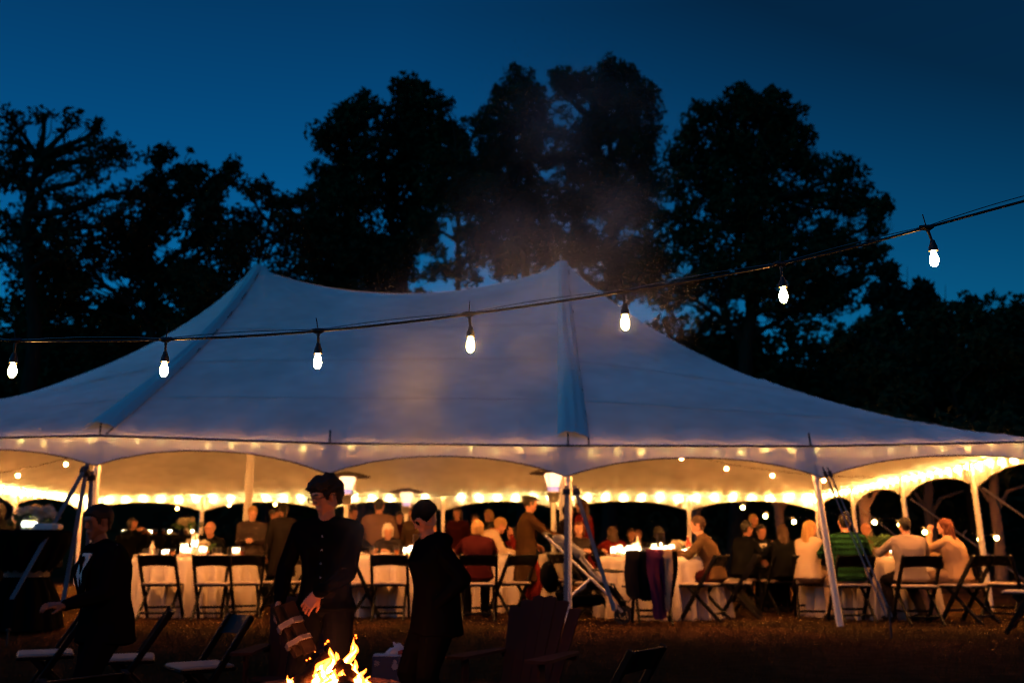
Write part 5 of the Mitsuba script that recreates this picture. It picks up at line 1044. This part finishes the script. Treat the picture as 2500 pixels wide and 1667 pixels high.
for s in (-1, 1):
    on_head(pm, 'eyebrow', cat([tube([(s * 0.052, 0.079, 0.050), (s * 0.034, 0.092, 0.056), (s * 0.012, 0.097, 0.050)], [0.003, 0.005, 0.004], 6)]), 'h_dark')
# the pack of split firewood in his right hand
kw = thing('firewood_pack', 'pack of split firewood with pale paper bands held over the fire', 'firewood'); wr = (np.array(pm['W']) @ np.array([0.28, 0.14, 0.98, 1]))[:3]
A0 = wr + [0.02, -0.05, -0.035]; dw = unit([0.46, -0.12, -0.78]); sd_ = unit(np.cross(dw, [0, -1, 0.1])); nn_ = np.cross(sd_, dw)
for i, (a, b) in enumerate(((-0.055, -0.035), (0.0, -0.03), (0.055, -0.035), (-0.03, 0.025), (0.03, 0.025))):
    s0 = A0 + sd_ * a + nn_ * b + dw * rng.uniform(-0.015, 0.02)
    m = hull([(s0 + sd_ * x + nn_ * y, 0.004) for x, y in ((-0.027, -0.024), (0.026, -0.020), (0.0, 0.028))] + [(s0 + dw * 0.36 + sd_ * x + nn_ * y, 0.004) for x, y in ((-0.025, -0.024), (0.026, -0.022), (0.0, 0.026))])
    part(kw, 'log', soft(m, 0.02, 2, 0.004, 30, i), 'm_log')
for f0, f1 in ((0.12, 0.155), (0.25, 0.28)):
    ring = [(A0 + dw * f + sd_ * x + nn_ * y, 0.003) for f in (f0, f1) for x, y in ((-0.088, -0.064), (0.088, -0.064), (-0.088, -0.02), (0.088, -0.02), (-0.05, 0.06), (0.05, 0.06))]
    part(kw, 'paper_band', soft(hull(ring), 0.03, 0), 'm_band')

bm = spot(1068, 7.15)
pb = person('hooded youth in a black knit cap and black jacket, head bowed, seen from the side', bm, 118, zt(1222, 7.15) - bm[2], lean=6, head=(8, 34), hands=[(-0.17, 0.06, 0.93), (0.15, 0.05, 0.93)], hand_d=[(0.1, 0.2, -1), (-0.15, 0.15, -1)], feet=[(-0.12, -0.04, 0.09), (0.13, 0.06, 0.09)],
            top_c='w_black', leg_c='w_black', hair='beanie', hair_c='w_black', garment='jacket', fine=True, curl=0.9, hand_n=[(-0.5, 0.2, 0.8), (0.5, 0.2, 0.8)], bulk=1.25, shoulder=1.05, skin='skin')
worn(pb, 'hood', soft(union([hull([(pb['nb'] + pb['rx'] * s * 0.07 - pb['fw'] * 0.05 - pb['u'] * 0.01, 0.05) for s in (-1, 1)] + [(pb['nb'] - pb['fw'] * 0.12 - pb['u'] * 0.03, 0.055)]), hull([(pb['nb'] + pb['rx'] * s * 0.085 + pb['fw'] * 0.01 - pb['u'] * 0.01, 0.04) for s in (-1,)] + [(pb['nb'] + pb['fw'] * 0.07 - pb['u'] * 0.09, 0.03)]), hull([(pb['nb'] + pb['rx'] * 0.085 + pb['fw'] * 0.01 - pb['u'] * 0.01, 0.04), (pb['nb'] + pb['fw'] * 0.07 - pb['u'] * 0.09, 0.03)])]), 0.016, 4, 0.006, 20), 'w_black')

sm_ = spot(274, 6.8)
psm = person('man in a black suit, white shirt and dark tie walking left with one hand out', sm_, 140, zt(1230, 6.8) - sm_[2], lean=8, head=(6, 12), hands=[(-0.10, 0.34, 0.98), (0.26, 0.0, 0.82)], feet=[(-0.11, 0.16, 0.09), (0.12, -0.16, 0.11)],
             top_c='w_suit', leg_c='w_suit', hair='short', hair_c='h_dark', garment='jacket', fine=True, curl=0.35, skin='skin_dark', hand_n=[(-0.3, 0.1, 0.9), (0.6, 0.1, 0.5)], hand_d=[(0.0, 1.0, 0.05), None], bulk=1.22, shoulder=1.08)
def suit_front(pp, tie='w_suit', shirt='w_white', lapel='w_suit', length=0.36):
    nb, fw, rx, u = pp['nb'], pp['fw'], pp['rx'], pp['u']; k = pp['k']
    S = lambda f, x, o=0.0: nb - u * f * k + rx * x + fw * ((0.062 + 0.43 * min(f, 0.165)) * (1 + 0.7 * (pp['b'] - 1)) + o)
    worn(pp, 'shirt_front', soft(hull([(S(0.06, -0.045), 0.008), (S(0.06, 0.045), 0.008), (S(0.2, -0.062), 0.008), (S(0.2, 0.062), 0.008), (S(length + 0.06, 0), 0.008)]), 0.02, 2), shirt)
    worn(pp, 'shirt_collar', soft(union([hull([(nb - u * 0.02 + rx * s * 0.058 - fw * 0.02, 0.010), (nb - u * 0.06 + rx * s * 0.05 + fw * 0.055, 0.010), (S(0.085, s * 0.012, 0.004), 0.008), (nb - u * 0.055 - fw * 0.058 + rx * s * 0.01, 0.010)]) for s in (-1, 1)]), 0.014, 2), shirt)
    worn(pp, 'tie', soft(union([hull([(S(0.085, 0, 0.014), 0.016), (S(0.12, 0, 0.014), 0.012)]), hull([(S(0.12, 0, 0.012), (0.014, 0.008, 0.01)), (S(length - 0.02, 0, 0.012), (0.019, 0.008, 0.02))])]), 0.014, 2), tie)
    for s in (-1, 1): worn(pp, 'lapel', soft(hull([(S(0.05, s * 0.075, -0.02), 0.010), (S(0.16, s * 0.105, 0.0), 0.010), (S(0.17, s * 0.068, 0.008), 0.010), (S(length, s * 0.012, 0.008), 0.010)]), 0.016, 2), lapel)
suit_front(psm)

# ------------------------------------------------------------------ guests under the tent
def guest(label, u, Y, vtop, face, sit=False, **kw):
    p = spot(u, Y); return person(label, p, face, zt(vtop, Y) - p[2], sit=sit, **kw)
TBL = lambda: None
guest('dark-haired man in a black suit bending over the tall table at the left edge', 128, 12.3, 1232, 120, lean=22, head=(10, 15), top_c='w_suit', leg_c='w_suit', hands=[(-0.15, 0.42, 1.02), (0.15, 0.42, 1.02)], skin='skin')
guest('person with black hair cut off by the left edge of the photo', -8, 12.6, 1222, 60, lean=2, hair='bob', top_c='w_black')
guest('dark-haired woman in black at the second tall table, face lit orange', 306, 16.4, 1268, 250, lean=10, hair='bob', top_c='w_black', fem=True, hands=[(-0.1, 0.35, 1.1), (0.15, 0.35, 1.15)])
guest('seated guest with thin grey hair in a black top at the left table', 520, 14.55, 1279, 172, True, lean=12, hair='rim', hair_c='h_grey', top_c='w_black', head=(0, 8), hands=[(-0.15, 0.42, 0.82), (0.15, 0.42, 0.82)])
guest('elderly guest with cropped blond-grey hair standing in a dark patterned shirt, hands clasped', 612, 14.9, 1234, 196, lean=3, hair='short', hair_c='h_blond', top_c='w_pattern', leg_c='w_char', garment='shirt', hands=[(-0.02, 0.27, 0.98), (0.06, 0.27, 0.98)], head=(6, 10), bulk=1.15, curl=0.8, skin='skin_pale', shoulder=1.08)
guest('standing woman with a long dark ponytail and charcoal jacket seen from behind', 690, 15.6, 1224, 25, hair='pony', hair_c='h_dark', top_c='w_char', leg_c='w_black', garment='coat', fem=True)
guest('dark-haired guest facing right, half hidden by the ponytailed woman', 656, 17.0, 1240, 250, hair='short', top_c='w_black', lean=6)
guest('broad man in a tan-brown jacket standing with his back to us', 922, 15.2, 1214, 4, hair='crop', hair_c='h_dark', top_c='w_tan', leg_c='w_char', garment='jacket', bulk=1.12, shoulder=1.12, hands=[(-0.2, 0.25, 0.95), (0.2, 0.25, 0.95)])
guest('dark-haired guest with a lit face behind the shoulder of the man in glasses', 852, 18.5, 1236, 235, hair='short', top_c='w_char', lean=4)
guest('seated dark-haired woman half hidden behind the man in glasses, arm on the table', 862, 14.5, 1283, 195, True, lean=12, hair='bob', top_c='w_black', fem=True, hands=[(-0.28, 0.48, 0.80), (0.05, 0.40, 0.80)], head=(10, 5))
guest('white-haired woman in a dark top bent over her plate', 955, 14.45, 1285, 170, True, lean=16, hair='bob', hair_c='h_white', top_c='w_char', fem=True, head=(28, 24), skin='skin_pale', hands=[(-0.12, 0.42, 0.82), (0.12, 0.40, 0.82)])
guest('guest in a rust-brown top standing behind the far patio heater', 1010, 19.5, 1238, 160, hair='short', top_c='w_brown', lean=3)
guest('guest with a red-lit face left of the far patio heater column', 972, 20.5, 1248, 200, hair='short', top_c='w_maroon')
guest('seated guest in a pale sweater at the table, partly behind the hooded youth', 1040, 14.2, 1285, 230, True, lean=10, hair='short', hair_c='h_grey', top_c='w_cream', garment='sweater', hands=[(-0.1, 0.4, 0.82), (0.15, 0.4, 0.82)])
guest('guest in a cream sweater bending far forward over the middle table', 1142, 14.0, 1278, 300, lean=58, hair='short', hair_c='h_blond', top_c='w_cream', garment='sweater', hands=[(-0.2, 0.62, 0.80), (0.2, 0.62, 0.80)], head=(0, 20))
guest('blond bob-haired woman in a maroon knit seated with her back to us', 1166, 12.55, 1276, 8, True, lean=6, hair='bob', hair_c='h_blond', top_c='w_maroon', garment='sweater', leg_c='w_black', fem=True, bulk=1.12, shoulder=1.06, hands=[(-0.18, 0.42, 0.82), (0.18, 0.42, 0.82)])
guest('brown-haired woman standing deep in the tent above the blond bob', 1118, 20.0, 1238, 170, hair='long', hair_c='h_brown', top_c='w_maroon', fem=True)
guest('long-haired blond woman standing far back near the middle', 1197, 20.0, 1242, 150, hair='longer', hair_c='h_blond', top_c='w_black', fem=True)
guest('red-faced guest far back between two long-haired women', 1160, 21.5, 1256, 180, hair='short', hair_c='h_brown', top_c='w_black')
guest('black-haired man seated facing us behind the blond bob', 1200, 15.3, 1288, 190, True, lean=8, hair='thick', top_c='w_black', hands=[(-0.15, 0.4, 0.82), (0.15, 0.4, 0.82)])
guest('dark-haired woman in red seated with a hand at her cheek', 1256, 15.4, 1298, 150, True, lean=8, hair='bob', top_c='w_red', fem=True, leg_c='w_red', hands=[(-0.1, 0.25, 1.06), (0.15, 0.35, 0.82)], elbow=[(-0.35, 0.5, -0.9), None], hand_d=[(0.1, -0.1, 1), None])
guest('woman in a flat cap and brown-green coat standing with a hand on the stroller', 1284, 13.3, 1208, -72, hair='cap', hair_c='h_dark', top_c='w_olive', leg_c='w_red', garment='coat', fem=True, hands=[(-0.22, 0.20, 0.90), (0.18, 0.42, 1.0)], lean=3, head=(0, 4))
guest('red-haired woman in a dark top seated laughing beside the middle pole', 1408, 13.9, 1280, 215, True, lean=6, hair='bob', hair_c='h_red', top_c='w_char', fem=True, head=(-45, 0), hands=[(-0.15, 0.4, 0.82), (0.2, 0.4, 0.82)], skin='skin_pale')
guest('long-haired woman in a red dress standing behind the slanting strap', 1430, 17.0, 1217, 60, hair='longer', hair_c='h_brown', top_c='w_red', leg_c='w_red', skirt=True, fem=True, garment='shirt')
guest('dark-haired man standing beside the heater, face to the woman in red', 1378, 17.8, 1232, 255, hair='short', top_c='w_char')
guest('long brown-haired woman in red seated at the candle table, turned away', 1500, 14.6, 1298, 20, True, lean=8, hair='long', hair_c='h_brown', top_c='w_red', fem=True, hands=[(-0.15, 0.4, 0.82), (0.15, 0.4, 0.82)])
guest('red-faced guest seated behind the candles, left of a pair', 1541, 17.2, 1313, 185, True, lean=6, hair='short', hair_c='h_brown', top_c='w_char')
guest('red-faced guest seated behind the candles, right of a pair', 1560, 17.8, 1303, 165, True, lean=6, hair='short', hair_c='h_red', top_c='w_char')
guest('guest with dark curly hair seen from behind at the candle table', 1612, 15.0, 1305, 10, True, lean=6, hair='bob', hair_c='h_dark', top_c='w_black')
guest('young man in a brown jacket seated in profile, forearms on the table', 1742, 12.75, 1270, 74, True, lean=18, hair='short', hair_c='h_brown', top_c='w_brown', leg_c='w_maroon', head=(2, 2), hands=[(-0.12, 0.50, 0.82), (0.12, 0.46, 0.82)], skin='skin_pale', bulk=1.05)
guest('dark-haired man in a black suit and white collar leaning towards his neighbour', 1812, 14.3, 1280, -60, True, lean=10, hair='short', top_c='w_suit', leg_c='w_suit', hands=[(-0.15, 0.4, 0.8), (0.15, 0.4, 0.8)])
guest('blond woman standing behind the two suited men, under a white bulb', 1840, 16.8, 1254, 185, hair='bob', hair_c='h_blond', top_c='w_black', fem=True)
pt_ = guest('laughing man in a dark suit, white shirt and tie facing us', 1858, 14.6, 1290, 186, True, lean=4, hair='short', top_c='w_suit', leg_c='w_suit', head=(10, 4), hands=[(-0.14, 0.36, 0.68), (0.1, 0.38, 0.68)])
suit_front(pt_, length=0.40)
guest('woman with long dark red-brown hair seated with her back to us', 1914, 13.7, 1296, 5, True, lean=4, hair='longer', hair_c='h_brown', top_c='w_black', leg_c='w_black', fem=True)
guest('woman with long blond hair and a white top seated sideways', 1972, 13.0, 1279, -50, True, lean=8, hair='longer', hair_c='h_blond', top_c='w_cream', leg_c='w_khaki', fem=True, garment='shirt', hands=[(-0.15, 0.38, 0.80), (0.15, 0.38, 0.75)], head=(-20, 4), skin='skin_pale')
guest('man in a green striped pullover and khaki trousers seated with his back to us', 2068, 12.55, 1262, -6, True, lean=6, hair='crop', hair_c='h_dark', top_c='w_striped', leg_c='w_khaki', garment='sweater', bulk=1.12, shoulder=1.1, hands=[(-0.2, 0.40, 0.84), (0.24, 0.36, 0.72)], feet=[(-0.2, 0.2, 0.09), (0.26, 0.3, 0.09)])
guest('bald man in a brown jacket facing us across the far right table', 2114, 14.7, 1283, 184, True, lean=4, hair=None, top_c='w_brown', hands=[(-0.2, 0.4, 0.82), (0.2, 0.4, 0.82)])
guest('man in a pale grey jacket with dark cropped hair seated with his back to us', 2218, 12.3, 1272, 4, True, lean=5, hair='crop', hair_c='h_dark', top_c='w_grey', leg_c='w_char', bulk=1.18, shoulder=1.12, hands=[(-0.24, 0.40, 0.83), (0.24, 0.40, 0.83)], feet=[(-0.15, 0.25, 0.09), (0.16, 0.1, 0.09)])
guest('woman with long auburn hair wrapped in a cream shawl, hand at her mouth', 2332, 12.5, 1274, 52, True, lean=10, hair='longer', hair_c='h_red', top_c='w_shawl', leg_c='w_shawl', garment='shawl', fem=True, bulk=1.2, head=(4, 0), hands=[(-0.04, 0.27, 1.04), (0.15, 0.35, 0.78)], elbow=[(-0.35, 0.5, -0.9), None], hand_d=[(0.1, -0.1, 1), None], curl=0.9, skin='skin_pale')

# ------------------------------------------------------------------ smoke drifting off the fire
SB0, SB1 = np.array([-2.6, 2.4, -0.4]), np.array([3.4, 7.4, 4.2]); SN = (96, 80, 74)
ax = [np.linspace(a, b, n) for a, b, n in zip(SB0, SB1, SN)]; SX, SY, SZ = np.meshgrid(*ax, indexing='ij')
path = make_interp_spline(np.arange(7), np.array([fc + [0, 0, RIM + 0.25], at(880, 1330, 6.1), at(985, 1110, 5.3), at(1110, 920, 4.65), at(1215, 800, 4.45), at(1350, 530, 4.6), at(1430, 270, 5.2)]), k=3)(np.linspace(0, 6, 70))
rad = np.interp(np.linspace(0, 1, 70), [0, 0.25, 0.5, 0.75, 1], [0.08, 0.16, 0.34, 0.34, 0.45]); dens = np.zeros(SX.shape)
wob = [0.35 * (meshkit.fbm(np.stack([SX * 1.3, SY * 1.3, SZ * 1.3], -1), 3, 40 + i) - 0.5) for i in range(3)]
amp = np.interp(np.linspace(0, 1, 70), [0, 0.2, 0.5, 0.75, 1], [0.25, 0.8, 2.0, 1.1, 0.22])
for p_, r_, a_ in zip(path, rad, amp): dens = np.maximum(dens, a_ * np.exp(-(((SX + wob[0] - p_[0]) ** 2 + (SY + wob[1] - p_[1]) ** 2 + (SZ + wob[2] - p_[2]) ** 2) / r_ ** 2)))
wisp = np.clip((meshkit.fbm(np.stack([SX * 2.9, SY * 2.9, SZ * 2.5], -1), 4, 50) - 0.43) / 0.24, 0, 1) ** 1.6
fade = np.ones(SX.shape)
for c, a, b in ((SX, SB0[0], SB1[0]), (SY, SB0[1], SB1[1]), (SZ, SB0[2], SB1[2])): fade *= np.clip(np.minimum(c - a, b - c) / 0.4, 0, 1)
puff = np.exp(-(((SX + 0.4 * wob[0] - 0.33) / 0.19) ** 2 + ((SY - 4.34) / 0.25) ** 2 + ((SZ + 0.4 * wob[1] - 1.88) / 0.15) ** 2))
for cc_, rr2 in ((at(1190, 870, 4.45), 0.17), (at(1260, 900, 4.5), 0.16), (at(1490, 800, 4.35), 0.14)):
    puff = np.maximum(puff, 0.8 * np.exp(-((SX + 0.5 * wob[0] - cc_[0]) ** 2 + (SY - cc_[1]) ** 2 + (SZ + 0.5 * wob[1] - cc_[2]) ** 2) / rr2 ** 2))
sig = (1.15 * np.clip(dens - 0.06, 0, 2) * (0.05 + 0.95 * wisp) + 1.2 * puff * (0.3 + 0.7 * wisp)) * fade
vol = mi.VolumeGrid(np.ascontiguousarray(sig.transpose(2, 1, 0)[..., None]).astype(np.float32))
scene['smoke'] = {'type': 'cube', 'to_world': T().translate(((SB0 + SB1) / 2).tolist()).scale(((SB1 - SB0) / 2).tolist()), 'bsdf': {'type': 'null'},
                  'interior': {'type': 'heterogeneous', 'albedo': {'type': 'rgb', 'value': [0.66, 0.84, 0.95]}, 'phase': {'type': 'hg', 'g': 0.35},
                               'sigma_t': {'type': 'gridvolume', 'grid': vol, 'filter_type': 'trilinear', 'to_world': T().translate(SB0.tolist()).scale((SB1 - SB0).tolist())}}}
tag('smoke', 'thin grey smoke drifting from the fire up past the hanging bulbs', 'smoke', kind='stuff')
